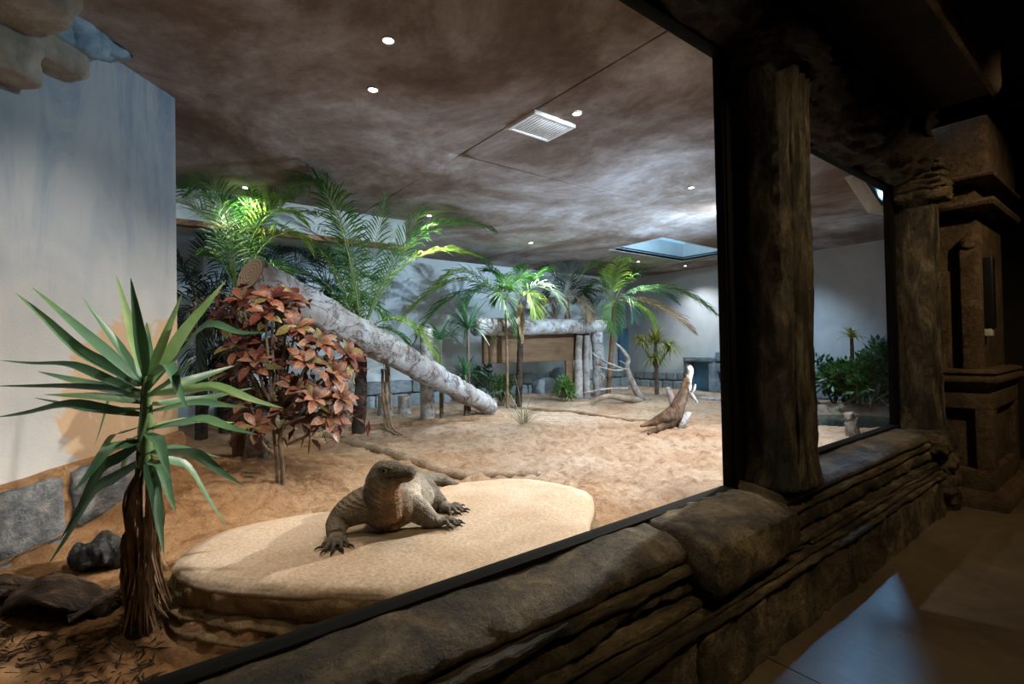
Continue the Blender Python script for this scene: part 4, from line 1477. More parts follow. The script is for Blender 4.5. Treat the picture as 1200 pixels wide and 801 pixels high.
# driftwood: forked bleached branch and the root stump in front of it
def dw(lst, y0):
    return [(*aty(u, v, y0 + dy), r) for (u, v, dy, r) in lst]


yb = on(720, 474).y
dwt = thing('driftwood_branch', 'forked bleached driftwood branch rising from the sand', 'driftwood', on(740, 476))
mesh('limb', *tube(dw([(689, 478, .1, .03), (700, 468, .05, .05), (716, 464, 0, .055), (740, 468, 0, .075), (762, 470, 0, .085), (785, 474, -.1, .085)], yb), 14, 40, .14, 5, seed=51), MT['bark_tan'], dwt)
mesh('limb', *tube(dw([(757, 470, 0, .075), (748, 462, 0, .075), (741, 448, 0, .066), (735, 430, 0, .052), (736, 420, .05, .048), (728, 408, .1, .032), (721, 402, .15, .02)], yb), 14, 40, .12, 5, seed=52), MT['bark_bleached'], dwt)
for l in ([(736, 434, 0, .03), (722, 429, -.1, .024), (706, 422, -.2, .018), (694, 413, -.3, .008)], [(735, 432, 0, .028), (722, 434, -.2, .02), (708, 431, -.3, .012), (700, 429, -.35, .006)],
          [(735, 428, 0, .022), (729, 424, .1, .014), (725, 422, .15, .006)], [(737, 455, 0, .024), (716, 455, -.1, .02), (694, 458, -.2, .014), (684, 460, -.2, .006)]):
    mesh('twig', *tube(dw(l, yb), 9, 20, .15, 8, seed=53), MT['bark_bleached'], dwt)
ys = on(785, 500).y
dst = thing('driftwood_stump', 'brown root stump with a white tipped branch standing on the sand', 'driftwood', on(788, 502))
for nm, l, mt in (('root', [(751, 499, .1, .02), (765, 495, .05, .05), (778, 490, 0, .085), (788, 486, 0, .10)], 'bark_stump'),
                  ('root', [(760, 508, -.2, .02), (772, 503, -.1, .045), (784, 496, 0, .07), (790, 488, 0, .08)], 'bark_stump'),
                  ('root', [(800, 508, -.1, .02), (797, 500, -.05, .06), (794, 488, 0, .085)], 'bark_stump'),
                  ('trunk', [(784, 502, 0, .07), (788, 488, 0, .10), (796, 472, 0, .085), (803, 455, .05, .068), (805, 444, .05, .05), (804, 438, .05, .035)], 'bark_stump'),
                  ('bleached_tip', [(807, 456, .02, .045), (808, 444, .02, .045), (809, 434, .02, .042), (807, 429, .02, .03)], 'bark_bleached'),
                  ('limb', [(792, 482, .1, .05), (788, 468, .2, .046), (784, 458, .25, .042), (783, 454, .25, .03)], 'bark_bleached'),
                  ('limb', [(797, 503, -.1, .04), (802, 492, -.12, .05), (808, 483, -.15, .03)], 'bark_bleached'),
                  ('twig', [(808, 458, 0, .03), (812, 464, -.1, .025), (817, 471, -.2, .015)], 'bark_bleached'),
                  ('twig', [(808, 460, 0, .025), (813, 456, -.1, .02), (815, 450, -.1, .008)], 'bark_bleached')):
    mesh(nm, *tube(dw(l, ys), 18, 36, .28, 6, seed=ord(nm[0]), ridge=.22), MT[mt], dst)

# log shelter at the back
SY = 8.0
sh = thing('log_shelter', 'log framed shelter with brown lintel against the back wall', 'shelter', (7.2, SY, .45))
bl0, bl1 = aty(556, 383, SY), aty(712, 382, SY)
mesh('roof_log', *tube([(*bl0, .17), (*bl0.lerp(bl1, .5), .165), (*bl1, .16)], 18, 60, .12, 2.6, seed=61, ridge=.06), MT['bark_grey'], sh)
mesh('cut_end', *cap_disc(bl1, bl1 - bl0, .15, 16), MT['ring'], sh, False, bl1)
pr = aty(703, 466, SY)
mesh('corner_post', *tube([(pr.x, SY, .38, .15), (pr.x - .02, SY, 1.2, .14), (pr.x - .06, SY, 1.95, .135)], 16, 30, .10, 3, seed=62, ridge=.06), MT['bark_grey'], sh)
a, b = aty(566, 400, 8.25), aty(690, 400, 8.25)
ztop, zbot = bl0.z - .10, aty(620, 424, 8.25).z
mesh('lintel_board', *bevbox(a.x, b.x, 8.22, 8.30, zbot, ztop, .01), MT['board'], sh)
c = aty(664, 440, 8.25)
mesh('jamb_board', *bevbox(c.x - .02, c.x + .22, 8.23, 8.29, .4, zbot + .02, .01), MT['board'], sh)
for i, (u, w) in enumerate([(678, .10), (687, .09)]):
    p = aty(u, 440, 8.12)
    mesh('split_post', *tube([(p.x, 8.12, .4, w), (p.x, 8.12, 1.2, w * .9), (p.x + .03, 8.10, bl0.z - .15, w * .8)], 12, 20, .15, 4, seed=64 + i), MT['bark_bleached'], sh)
for u, sz in ((658, (.42, .5, .75)), (640, (.6, .4, .5))):
    p = aty(u, 452, 9.3)
    mesh('backing_boulder', *rockg((p.x, 9.35, .45 + sz[2] * .4), sz, .15, 8, 3, 2, u), MT['block_blue'], sh)

# doors in the back corner and the little stone hatch in the far wall
d1 = struct_root('door_1', (11.0, 9.66, .45))
dx = aty(727, 430, 9.66).x
mesh('door_leaf', *bevbox(dx, dx + .62, 9.62, 9.68, .45, 2.15, .01), MT['door'], d1)
mesh('door_leaf', *bevbox(dx + .64, dx + 1.2, 9.62, 9.68, .45, 2.15, .01), MT['door'], d1)
mesh('door_jamb', *bevbox(dx + .615, dx + .645, 9.60, 9.66, .45, 2.2, .004), MT['frame'], d1)
mesh('door_jamb', *bevbox(dx + 1.2, dx + 1.26, 9.60, 9.68, .45, 2.2, .004), MT['door'], d1)
mesh('door_jamb', *bevbox(dx - .07, dx, 9.60, 9.68, .45, 2.2, .004), MT['door'], d1)
hu = thing('stone_hatch', 'small stone framed doorway with flat lintel in the far wall', 'hatch', (11.6, 7.15, .45))
h0, h1 = 6.85, 7.5
mesh('lintel', *rockg((11.62, (h0 + h1) / 2, 1.26), (.34, .86, .14), .08, 8, 8, 2, 3), MT['block_blue'], hu)
mesh('jamb_stone', *rockg((11.64, h0 - .02, .82), (.28, .17, .80), .08, 8, 8, 2, 5), MT['block_blue'], hu)
mesh('jamb_stone', *rockg((11.64, h1 + .02, .82), (.28, .17, .80), .08, 8, 8, 2, 7), MT['block_blue'], hu)
mesh('hatch_panel', *bevbox(11.72, 11.78, h0 + .05, h1 - .05, .42, 1.2, .005), MT['door'], hu)

# ------------------------------------------------------------------ pond behind the second window
pn = []
for k in range(48):
    th = 2 * pi * k / 48
    pn.append(V((PONDC.x + 1.16 * cos(th), PONDC.y + .86 * sin(th), .335)))
tag(mesh('pond', pn, [tuple(range(48))], MT['water'], None, False, (PONDC.x, PONDC.y, .335)), 'still dark green pond seen through the small window', 'pond')
pp = on(999, 511)
rkt = thing('pale_stone', 'small pinkish pale stone at the near edge of the pond', 'stone', pp)
mesh('stone_lump', *rockg(pp + V((0, 0, .10)), (.16, .14, .26), .25, 8, 3, 2.6, 3), MT['bark_bleached'], rkt)
mesh('stone_lump', *rockg(pp + V((-.02, .02, .24)), (.12, .10, .12), .25, 8, 3, 2.6, 6), MT['bark_bleached'], rkt)

# ------------------------------------------------------------------ burnt wood and bark at the lower left
p = on(106, 668)
bw = thing('charred_log', 'charred blue-black log end lying left of the yucca trunk', 'log', p)
a, b = on(82, 668), on(150, 655)
mesh('trunk', *tube([(*(a + V((0, 0, .03))), .04), (*(a.lerp(b, .2) + V((0, 0, .05))), .085), (*(a.lerp(b, .6) + V((0, 0, .06))), .095), (*(b + V((0, 0, .05))), .07)], 24, 60, .6, 9, .85, 71), MT['burnt'], bw)


def shard(label, pts, w, arch, seed, mt='bark_piece'):
    t = thing('bark_shard', label, 'bark', V(pts[0]), 'bark shards in the lower left corner')
    P = path([tuple(q) for q in pts], 24)
    vs, fs = [], []
    m_ = 12
    for lay in (0, 1):
        for i, q in enumerate(P):
            tt = (V(P[min(i + 1, 24)]) - V(P[max(i - 1, 0)])).normalized()
            s = tt.cross(V((0, 0, 1))).normalized()
            k = i / 24
            ww = w * (0.45 + .55 * sin(pi * min(1, k * 1.1 + .1))) * (1 + .25 * noise.noise(V((k * 5, seed, 0))))
            for j in range(m_ + 1):
                a_ = (j / m_ - .5) * 2
                z = arch * (1 - a_ * a_) + .018 * fbm(V((k * 4, a_ * 3, seed)), 4) - lay * .018
                vs.append(V(q) + s * a_ * ww + V((0, 0, z)))
    n1 = 25 * (m_ + 1)
    r_ = m_ + 1
    for i in range(24):
        for j in range(m_):
            a_ = i * r_ + j
            fs.append((a_, a_ + 1, a_ + r_ + 1, a_ + r_))
            fs.append((n1 + a_, n1 + a_ + r_, n1 + a_ + r_ + 1, n1 + a_ + 1))
        fs.append((i * r_, (i + 1) * r_, n1 + (i + 1) * r_, n1 + i * r_))
        fs.append((i * r_ + m_, n1 + i * r_ + m_, n1 + (i + 1) * r_ + m_, (i + 1) * r_ + m_))
    fs.append(tuple(list(range(m_ + 1)) + [n1 + j for j in range(m_, -1, -1)]))
    fs.append(tuple([24 * r_ + j for j in range(m_, -1, -1)] + [n1 + 24 * r_ + j for j in range(m_ + 1)]))
    mesh('shell', vs, fs, MT[mt], t)
    return t


shard('broad curved dark bark shard lying on the left sand', [on(28, 700, .02), on(60, 690, .10), on(100, 700, .06), on(135, 714, .02)], .14, .06, 3)
shard('dark bark shard at the left frame edge, beside the broad shard', [on(-40, 700, .02), on(0, 688, .05), on(42, 686, .03)], .11, .05, 8)
shard('thin dark strip of bark lying against the yucca trunk', [on(78, 726, .03), on(110, 706, .06), on(140, 690, .05), on(162, 684, .03)], .03, .02, 12, 'bark_piece')
p = on(112, 738)
tag(mesh('sand_clod', *rockg(p + V((0, 0, .01)), (.17, .11, .06), .3, 8, 3, 2.4, 80), MT['sand'], None, True, p), 'reddish lump of packed sand before the bark shards at lower left', 'clod')
# forest litter in the lower left corner: uncountable chips and twigs
vs, fs = [], []
rl = random.Random(4)
for k in range(420):
    p = on(rl.uniform(-30, 190), rl.uniform(715, 830))
    a = rl.uniform(0, pi)
    d, sd = V((cos(a), sin(a), rl.uniform(-.1, .25))), V((-sin(a), cos(a), 0))
    L, w = rl.uniform(.01, .055), rl.uniform(.003, .008)
    q = len(vs)
    p = p + V((0, 0, .006))
    vs += [p - d * L - sd * w * .4, p - sd * w * .2 + V((0, 0, w)), p + d * L, p + sd * w]
    fs += [(q, q + 2, q + 1), (q + 1, q + 2, q + 3), (q, q + 1, q + 3)]
lt = mesh('bark_litter', vs, fs, MT['bark_piece'], None, False, on(90, 760))
tag(lt, 'dark bark chips and twigs strewn over the sand in the lower left corner', 'litter', None, 'stuff')

# ------------------------------------------------------------------ plants
rp = random.Random(21)


def frond(name, parent, p0, p1, p2, mt, leaf=0.34, n=26, w=0.008, sag=0.35, start=0.20, vee=0.30, thick=0.009, spread=0.55):
    """feather palm leaf: rachis p0-p1-p2 (quadratic), two rows of separate leaflets"""
    p0, p1, p2 = V(p0), V(p1), V(p2)
    p1.z, p2.z = min(p1.z, CEIL + .15), min(p2.z, CEIL - .06)
    B = lambda t: p0 * (1 - t) ** 2 + p1 * 2 * t * (1 - t) + p2 * t * t
    T = lambda t: ((p1 - p0) * (1 - t) + (p2 - p1) * t).normalized()
    vs, fs = [], []
    for i in range(n):
        k = i / (n - 1)
        t = start + (1 - start) * k ** 0.95
        c, tg = B(t), T(t)
        sd = tg.cross(V((0, 0, 1)))
        if sd.length < .1:
            sd = tg.cross(V((1, 0, 0)))
        sd.normalize()
        up = sd.cross(tg)
        L = leaf * (0.6 + 0.4 * sin(pi * min(1, .18 + k * .75))) * (1 - .5 * max(0, (k - .7) / .3))
        for s in (-1, 1):
            d = (tg * (spread + .6 * k + rp.uniform(-.1, .1)) + sd * s * (1 - .5 * k) + up * (vee + rp.uniform(-.22, .22))).normalized()
            l_ = L * rp.uniform(.8, 1.1)
            e1 = c + d * l_ * .35
            e2 = c + d * l_ * .72 - V((0, 0, 1)) * l_ * sag * .35
            e3 = c + d * l_ - V((0, 0, 1)) * l_ * sag * rp.uniform(.6, 1.5)
            q = (d.cross(up)).normalized() * w
            fo = up * w * .5
            a = len(vs)
            vs += [c, e1 - q + fo, e1 - fo, e1 + q + fo, e2 - q * .8 + fo, e2 - fo, e2 + q * .8 + fo, e3]
            fs += [(a, a + 2, a + 1), (a, a + 3, a + 2), (a + 1, a + 2, a + 5, a + 4), (a + 2, a + 3, a + 6, a + 5), (a + 4, a + 5, a + 7), (a + 5, a + 6, a + 7)]
    for v in vs:
        v.z = min(v.z, CEIL - .035)
    o = mesh(name, vs, fs, mt, parent)
    pts = [(*B(i / 14), thick * (1.15 - i / 14)) for i in range(15)]
    rv, rf = tube([(a, b, min(c, CEIL - .04), r) for a, b, c, r in pts], 6)
    mesh('rachis', rv, rf, MT['stalk'] if mt is not MT['palm_dry'] and mt is not MT['palm_dark'] else MT['palm_dry'], o)
    return o


def palm(label, base, crown, trunk_r, fronds, mt_trunk='bark_dark', group=None, dead=0, leaf=.34, w=.0095):
    """fronds: (tip px u, v, depth offset, control px u, v, material, leaflet length)"""
    t = thing('palm_tree', label, 'palm', base, group or 'palms planted in the exhibit')
    cd = (crown - EYE).dot(F)
    mesh('trunk', *tube([(base.x, base.y, base.z - .08, trunk_r * 1.15), ((base.x + crown.x) / 2 + .02, (base.y + crown.y) / 2, (base.z + crown.z) / 2, trunk_r), (*crown, trunk_r * .8)], 12, 30, .16, 9, seed=base.x), MT[mt_trunk], t)
    for (u, v, dd, cu, cv, m_, lf) in fronds:
        tip = at(u, v, cd + dd)
        if tip.z > CEIL - .12:                       # fronds under the ceiling lean out into the room
            tip = atz(u, v, CEIL - .12)
        ctl = at(cu, cv, cd + dd * .5)
        if ctl.z > CEIL + .1:
            ctl = atz(cu, cv, CEIL + .1)
        frond('frond', t, crown, ctl, tip, MT[m_], lf * 1.15, n=int(16 + 5 * (tip - crown).length / max(.2, w * 55)), w=w)
    for i in range(dead):
        a = rp.uniform(0, 2 * pi)
        r = rp.uniform(.2, .4)
        frond('dead_frond', t, crown, crown + V((cos(a) * r, sin(a) * r, .15)), crown + V((cos(a) * r * 1.4, sin(a) * r * 1.4, -rp.uniform(.4, .8))), MT['palm_dry'], .2, n=20, w=.010, sag=.7)
    return t


# central palm
b = on(420, 507)
dA = (b - EYE).dot(F)
palm('central palm with dark trunk and tall arching green fronds beside the leaning log', b, at(423, 392, dA), .085,
     [(338, 232, .2, 398, 120, 'palm', .34), (308, 352, -.3, 362, 270, 'palm_blue', .34), (330, 300, .4, 372, 230, 'palm', .34),
      (574, 268, -.2, 478, 232, 'palm', .36), (560, 300, .3, 470, 268, 'palm_light', .30), (452, 232, .3, 428, 330, 'palm', .40), (494, 246, .5, 452, 330, 'palm', .42),
      (350, 250, .6, 404, 250, 'palm', .34), (376, 204, -.1, 420, 262, 'palm', .40), (344, 228, .1, 408, 160, 'palm', .36), (300, 262, .2, 366, 232, 'palm_light', .34), (340, 372, -.2, 372, 318, 'palm_blue', .34), (388, 300, .6, 410, 330, 'palm', .34), (318, 330, .1, 360, 290, 'palm', .34), (398, 352, -.3, 408, 350, 'palm', .3), (538, 262, .1, 470, 250, 'palm', .36), (402, 262, .5, 410, 330, 'palm', .30), (512, 420, -.2, 470, 345, 'palm_light', .30), (480, 408, .2, 452, 370, 'palm', .26), (372, 330, .5, 395, 330, 'palm_blue', .30)], dead=3)
# palm arching over the blue wall, right of the central one
b = drop(5.0, 8.5)
dB = (b - EYE).dot(F)
cr = at(592, 352, dB)
palm('thin trunked palm whose yellow-green frond droops over the blue wall', drop(cr.x, cr.y), cr, .026,
     [(474, 372, -.4, 540, 296, 'palm_light', .46), (488, 398, -.3, 530, 318, 'palm', .42), (560, 300, .1, 585, 320, 'palm', .4), (624, 330, .1, 604, 318, 'palm', .4), (520, 330, -.2, 548, 300, 'palm_light', .44), (604, 392, -.2, 580, 320, 'palm', .40), (548, 358, -.3, 565, 318, 'palm', .42), (590, 325, .1, 592, 335, 'palm', .36)], 'bark_brown', leaf=.42, w=.012)
# left palm behind the end of the log
cr = at(278, 345, 6.4)
palm('leftmost palm with one bright silvery frond above the log end', drop(cr.x, cr.y), cr, .09,
     [(218, 240, -.7, 262, 252, 'palm_pale', .46), (226, 218, .3, 268, 190, 'palm', .36), (352, 258, -.2, 300, 215, 'palm_light', .40), (334, 232, .2, 300, 230, 'palm_light', .36), (296, 222, .4, 285, 280, 'palm', .34),
      (238, 262, .3, 255, 260, 'palm', .34), (216, 228, .1, 258, 196, 'palm', .40), (360, 290, .1, 318, 240, 'palm_light', .38), (318, 238, -.1, 296, 250, 'palm', .4), (262, 236, .0, 270, 270, 'palm', .38), (348, 340, .1, 320, 300, 'palm_blue', .36), (244, 300, -.2, 262, 300, 'palm', .34), (330, 322, -.3, 310, 290, 'palm', .34)], 'bark_dark', dead=2)
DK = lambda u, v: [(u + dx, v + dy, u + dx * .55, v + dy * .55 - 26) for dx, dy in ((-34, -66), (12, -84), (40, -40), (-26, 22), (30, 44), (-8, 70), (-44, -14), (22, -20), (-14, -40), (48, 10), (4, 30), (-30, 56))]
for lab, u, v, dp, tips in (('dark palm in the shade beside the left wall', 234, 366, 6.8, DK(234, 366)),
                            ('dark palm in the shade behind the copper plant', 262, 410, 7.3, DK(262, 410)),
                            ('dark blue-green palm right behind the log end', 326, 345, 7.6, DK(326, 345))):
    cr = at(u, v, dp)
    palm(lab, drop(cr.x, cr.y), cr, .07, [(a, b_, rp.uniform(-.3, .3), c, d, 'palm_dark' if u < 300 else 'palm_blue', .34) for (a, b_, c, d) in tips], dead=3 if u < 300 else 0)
cr = at(384, 340, 7.9)
palm('broad blue-green palm behind the middle of the leaning log', drop(cr.x, cr.y), cr, .07,
     [(338, 296, -.2, 362, 290, 'palm_blue', .44), (346, 262, .1, 368, 270, 'palm', .44), (420, 290, .1, 402, 300, 'palm_blue', .42), (400, 262, .1, 392, 280, 'palm', .42), (366, 372, -.3, 372, 330, 'palm_blue', .42), (408, 366, -.3, 404, 330, 'palm', .42),
      (334, 346, -.2, 358, 318, 'palm_blue', .42), (432, 326, 0, 410, 318, 'palm_blue', .42), (372, 250, .2, 378, 290, 'palm', .42), (446, 368, -.2, 420, 336, 'palm', .4)], w=.011)
# palms at the back
p = aty(607, 470, 7.72)
dC = (p - EYE).dot(F)
palm('thin dark palm in front of the log shelter with dry leaf fibres', drop(p.x, p.y), at(610, 352, dC), .06,
     [(570, 318, .2, 588, 318, 'palm', .40), (656, 356, -.2, 634, 318, 'palm_pale', .48), (642, 318, .3, 625, 318, 'palm', .44), (628, 368, -.3, 622, 330, 'palm_light', .36), (582, 352, .1, 595, 325, 'palm', .38), (612, 312, .3, 610, 330, 'palm', .36), (612, 400, -.25, 609, 362, 'palm_dry', .1)], 'bark_dark', w=.013)
cr = at(664, 350, 11.6)
palm('palm with brown dying fronds and dark upright fronds behind the log shelter', drop(cr.x, min(cr.y, 9.3)), V((cr.x, min(cr.y, 9.3), cr.z)), .07,
     [(640, 318, .0, 650, 318, 'palm', .44), (700, 312, 0, 685, 308, 'palm', .44), (648, 380, -.3, 640, 345, 'palm_dry', .42), (624, 366, -.4, 645, 345, 'palm_dry', .4), (690, 372, -.4, 680, 342, 'palm_dry', .4), (670, 310, 0, 668, 330, 'palm_dark', .5), (645, 345, 0, 655, 330, 'palm_dark', .5), (684, 345, 0, 675, 330, 'palm_dark', .5)], 'bark_brown', w=.013)
p = on(712, 462)
dD = (p - EYE).dot(F)
palm('bright green palm right of the log shelter under a yellow glowing lamp', p, at(720, 352, dD), .055,
     [(733, 303, .1, 716, 318, 'palm_light', .5), (712, 318, .3, 714, 330, 'palm_light', .44), (752, 318, .4, 736, 318, 'palm', .46), (692, 338, .1, 705, 322, 'palm', .46), (790, 352, -.3, 752, 328, 'palm_blue', .5), (836, 366, -.5, 780, 318, 'palm', .5),
      (690, 378, -.3, 700, 340, 'palm_blue', .44), (742, 372, -.3, 738, 338, 'palm_blue', .44), (812, 388, .2, 768, 345, 'palm_dry', .44), (676, 352, .3, 698, 330, 'palm', .44), (720, 388, -.4, 716, 350, 'palm', .4), (765, 378, -.4, 745, 350, 'palm_light', .4)], 'bark_brown', w=.013)

# bare hanging root below the leaning log
p = on(456, 505)
t = thing('aerial_root', 'thin brown aerial roots hanging from the leaning log to the sand', 'root', p)
dd = (p - EYE).dot(F)
for k, (u0, u1) in enumerate(((448, 455), (452, 460), (456, 452))):
    mesh('root', *tube([(*at(u0, 432, dd), .02), (*at((u0 + u1) / 2 - 2, 470, dd), .024 - .006 * k), (*at(u1, 500, dd), .018), (*on(u1 + 8 + 4 * k, 510), .012)], 8, 24, .25, 9, seed=k), MT['bark_brown' if k == 0 else 'bark_tan'], t)


# foreground yucca
YB_ = on(163, 738)
yd = (YB_ - EYE).dot(F)
yu = thing('yucca_plant', 'tall green yucca with sword leaves and a skirt of dead leaves in front', 'plant', YB_)
mesh('trunk', *tube([(YB_.x, YB_.y, YB_.z - .06, .055), (*at(166, 640, yd), .05), (*at(169, 540, yd), .032), (*at(172, 440, yd), .016)], 12, 40, .15, 12), MT['bark_piece'], yu)
mesh('green_stem', *tube([(*at(168, 560, yd), .034), (*at(171, 490, yd), .026), (*at(173, 440, yd), .016)], 12, 20, .08, 9), MT['yucca_light'], yu)
TIPS = [(18, 343, 165, 452, 0, 12), (37, 336, 167, 450, 1, 0), (96, 348, 168, 448, 1, 0), (136, 322, 171, 446, 2, 0), (153, 325, 172, 446, 1, 0), (172, 377, 172, 446, 0, 0), (214, 343, 175, 448, 2, 0), (265, 328, 176, 450, 2, -6),
        (311, 389, 176, 456, 1, -42), (0, 422, 166, 462, 0, -14), (-8, 452, 165, 458, 0, -2), (44, 435, 166, 466, 0, 0), (51, 462, 166, 472, 0, -2), (40, 466, 166, 480, 0, 8), (-6, 489, 165, 486, 0, -14), (111, 522, 160, 452, 0, -42),
        (220, 480, 177, 443, 1, -34), (275, 428, 177, 462, 1, 0), (332, 478, 178, 462, 1, -16), (298, 454, 178, 474, 1, 4), (291, 477, 178, 482, 0, -8), (275, 495, 178, 500, 1, -4), (302, 509, 178, 502, 0, -14),
        (56, 662, 166, 540, 0, -26), (86, 575, 166, 516, 0, -18), (98, 560, 165, 500, 0, -18), (71, 632, 165, 520, 0, -26), (152, 647, 169, 540, 0, -14), (192, 650, 172, 536, 0, -16), (267, 618, 175, 530, 1, -26), (284, 568, 176, 530, 0, -16),
        (259, 536, 176, 528, 1, -6), (206, 600, 174, 540, 0, -22), (112, 440, 168, 470, 0, 8), (228, 420, 174, 466, 1, 4), (140, 560, 168, 510, 0, -20), (200, 560, 173, 508, 0, -16)]
for i, (u, v, cu, cv, kind, bow) in enumerate(TIPS):
    lp = sqrt((u - cu) ** 2 + (v - cv) ** 2) / FPX * yd
    dz = sqrt(max(0.0, .60 ** 2 - lp ** 2)) * (.75 if i % 2 else -.6)
    a = at(cu, cv, yd)
    e = at(u, v, yd + dz)
    # the bow lifts the middle of the leaf off the straight line
    mid = at((u * .5 + cu * .5), (v + cv) / 2 + bow, yd + dz * .55)
    fw = (e - a).normalized()
    sd = fw.cross((EYE - mid).normalized()).lerp(fw.cross(V((0, 0, 1))), .35 + .3 * rp.random())
    wdt = rp.uniform(.024, .032) * (1.0 if lp > .25 else .9)
    mesh('leaf', *blade([a, a.lerp(mid, .55), mid, mid.lerp(e, .55) + V((0, 0, -bow * -.0004)), e], wdt, 14, .3, sd, base=.45), MT[('yucca', 'yucca', 'yucca_light')[kind]] if not (kind == 1 and i % 3 == 0) else MT['yucca_light'], yu)
for i in range(170):
    a_ = rp.uniform(0, 2 * pi)
    k = rp.random()
    c0 = at(169 - 3 * k, 546 + 110 * k, yd)
    r1, r2 = rp.uniform(.035, .075), rp.uniform(.03, .12)
    L = rp.uniform(.42, .72) * (1 - .40 * k)
    d = V((cos(a_), sin(a_), 0))
    tip = c0 + d * r2 - V((0, 0, min(L, c0.z - terrain(c0.x, c0.y) - .02)))
    mesh('dead_leaf', *blade([c0 + d * .03, c0 + d * r1 - V((0, 0, L * .22)), c0 + d * (r1 * .8) - V((0, 0, L * .6)), tip], rp.uniform(.006, .014), 8, .5, d.cross(V((0, 0, 1))).lerp(V((rp.uniform(-1, 1), rp.uniform(-1, 1), 0)), .5)), MT['dead_leaf'], yu)


# copper leaved croton
def croton_leaf_mesh(i, mt):
    """obovate leaf with a folded midrib, along +X"""
    n = 7
    vs, fs = [], []
    for k in range(n + 1):
        t = k / n
        w = .5 * (sin(pi * min(1, t ** 1.25 * .92 + .04)) ** .9) * .42
        z = .10 * sin(pi * t) - .12 * t * t
        vs += [(t, -w, z + .10 * w), (t, 0, z - .03), (t, w, z + .10 * w)]
    for k in range(n):
        a = k * 3
        fs += [(a, a + 3, a + 4, a + 1), (a + 1, a + 4, a + 5, a + 2)]
    me = bpy.data.meshes.new('leaf')
    me.from_pydata(vs, [], fs)
    me.polygons.foreach_set('use_smooth', [True] * len(me.polygons))
    me.materials.append(mt)
    return me


CLM = [croton_leaf_mesh(i, m_) for i, m_ in enumerate(CROTON)]
CB = on(328, 585)
cd = (CB - EYE).dot(F)
ct = thing('croton_shrub', 'copper and wine red leaved croton shrub in front of the leaning log', 'shrub', CB)
ROS = [(318, 350, 0, .0), (300, 392, .1, -.15), (346, 385, .0, .1), (374, 402, .0, .0), (262, 372, .1, .0), (352, 456, -.1, -.15), (368, 468, -.15, .0), (300, 500, -.15, -.1), (392, 438, .0, .1), (326, 420, .1, .2), (398, 466, .0, .0),
       (284, 352, .05, .2), (270, 438, .1, .0), (338, 352, .1, .2), (405, 415, .1, .1), (332, 478, .0, .1), (310, 366, -.1, -.1), (385, 490, -.05, .0), (290, 470, .05, .1), (360, 425, -.1, .0), (300, 425, -.1, .0), (282, 405, -.05, .0)]
stems = [at(322, 530, cd), at(333, 530, cd)]
s0 = [(CB.x - .015, CB.y, CB.z - .05, .012), (*at(324, 545, cd), .011), (*at(321, 510, cd), .011), (*at(318, 470, cd + .05), .016)]
s1 = [(CB.x + .02, CB.y + .01, CB.z - .05, .016), (*at(331, 548, cd), .015), (*at(328, 512, cd), .014), (*at(340, 470, cd), .017)]
mesh('stem', *tube(s0, 8, 20, .12, 12), MT['stem'], ct)
mesh('stem', *tube(s1, 8, 20, .12, 12), MT['stem'], ct)
nleaf = 0
for i, (u, v, dd_, tilt) in enumerate(ROS):
    c = at(u, v, cd + dd_)
    j = at(322 + (u - 322) * .25, max(v + 30, 470), cd + dd_ * .4)
    mesh('branch', *tube([(*j, .012), (*(j.lerp(c, .6) + V((0, 0, -.03))), .010), (*c, .008)], 7, 10), MT['stem'], ct)
    out = ((EYE - c).normalized() * .55 + V((0, 0, .65)) + RC * ((u - 325) / 120)).normalized()
    s = out.cross(V((0, 0, 1))).normalized()
    w_ = s.cross(out)
    n = 13
    for k in range(n):
        th = 2 * pi * k / n * 1.0 + k * .31 + i
        lift = (.65, .28, -.12)[k % 3] + rp.uniform(-.15, .15)
        d = (s * cos(th) + w_ * sin(th) + out * lift).normalized()
        L = rp.uniform(.12, .175) * (0.8 if k % 3 == 0 else 1)
        zax = (out - d * out.dot(d)).normalized()
        yax = zax.cross(d)
        R_ = Matrix((d, yax, zax)).transposed()
        o = inst(CLM[(i * 5 + k * 3 + (k // 4)) % 4 if rp.random() < .5 else (0 if k % 2 else 3 if v > 420 else 1)], 'leaf', ct, c + d * .008 + V((rp.uniform(-.05, .05), rp.uniform(-.05, .05), rp.uniform(-.07, .03))) * (k % 3 == 2) - CB, R_.to_euler(), (L, L * 1.1, L))
        nleaf += 1
# the shaded inner leaves, too many to pick apart
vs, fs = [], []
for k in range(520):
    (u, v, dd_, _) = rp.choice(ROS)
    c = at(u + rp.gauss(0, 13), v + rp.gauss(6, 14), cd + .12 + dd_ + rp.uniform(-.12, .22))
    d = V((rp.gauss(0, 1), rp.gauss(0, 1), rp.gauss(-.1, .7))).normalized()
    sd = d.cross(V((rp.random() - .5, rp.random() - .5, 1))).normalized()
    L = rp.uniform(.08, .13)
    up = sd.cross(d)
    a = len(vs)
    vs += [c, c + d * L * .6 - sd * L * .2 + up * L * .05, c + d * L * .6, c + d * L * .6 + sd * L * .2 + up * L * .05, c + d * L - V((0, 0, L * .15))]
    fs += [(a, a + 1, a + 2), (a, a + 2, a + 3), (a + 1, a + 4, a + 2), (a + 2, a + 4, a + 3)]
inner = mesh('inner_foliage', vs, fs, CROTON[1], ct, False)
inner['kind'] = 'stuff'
# last year's seed heads hanging below
for (u, v, u2, v2) in ((362, 500, 352, 528), (372, 498, 383, 520), (366, 498, 361, 535)):
    mesh('dry_leaf', *blade([at(u, v, cd - .1), at((u + u2) / 2, (v + v2) / 2 - 3, cd - .12), at(u2, v2, cd - .1)], .014, 8, .3), MT['dead_leaf'], ct)


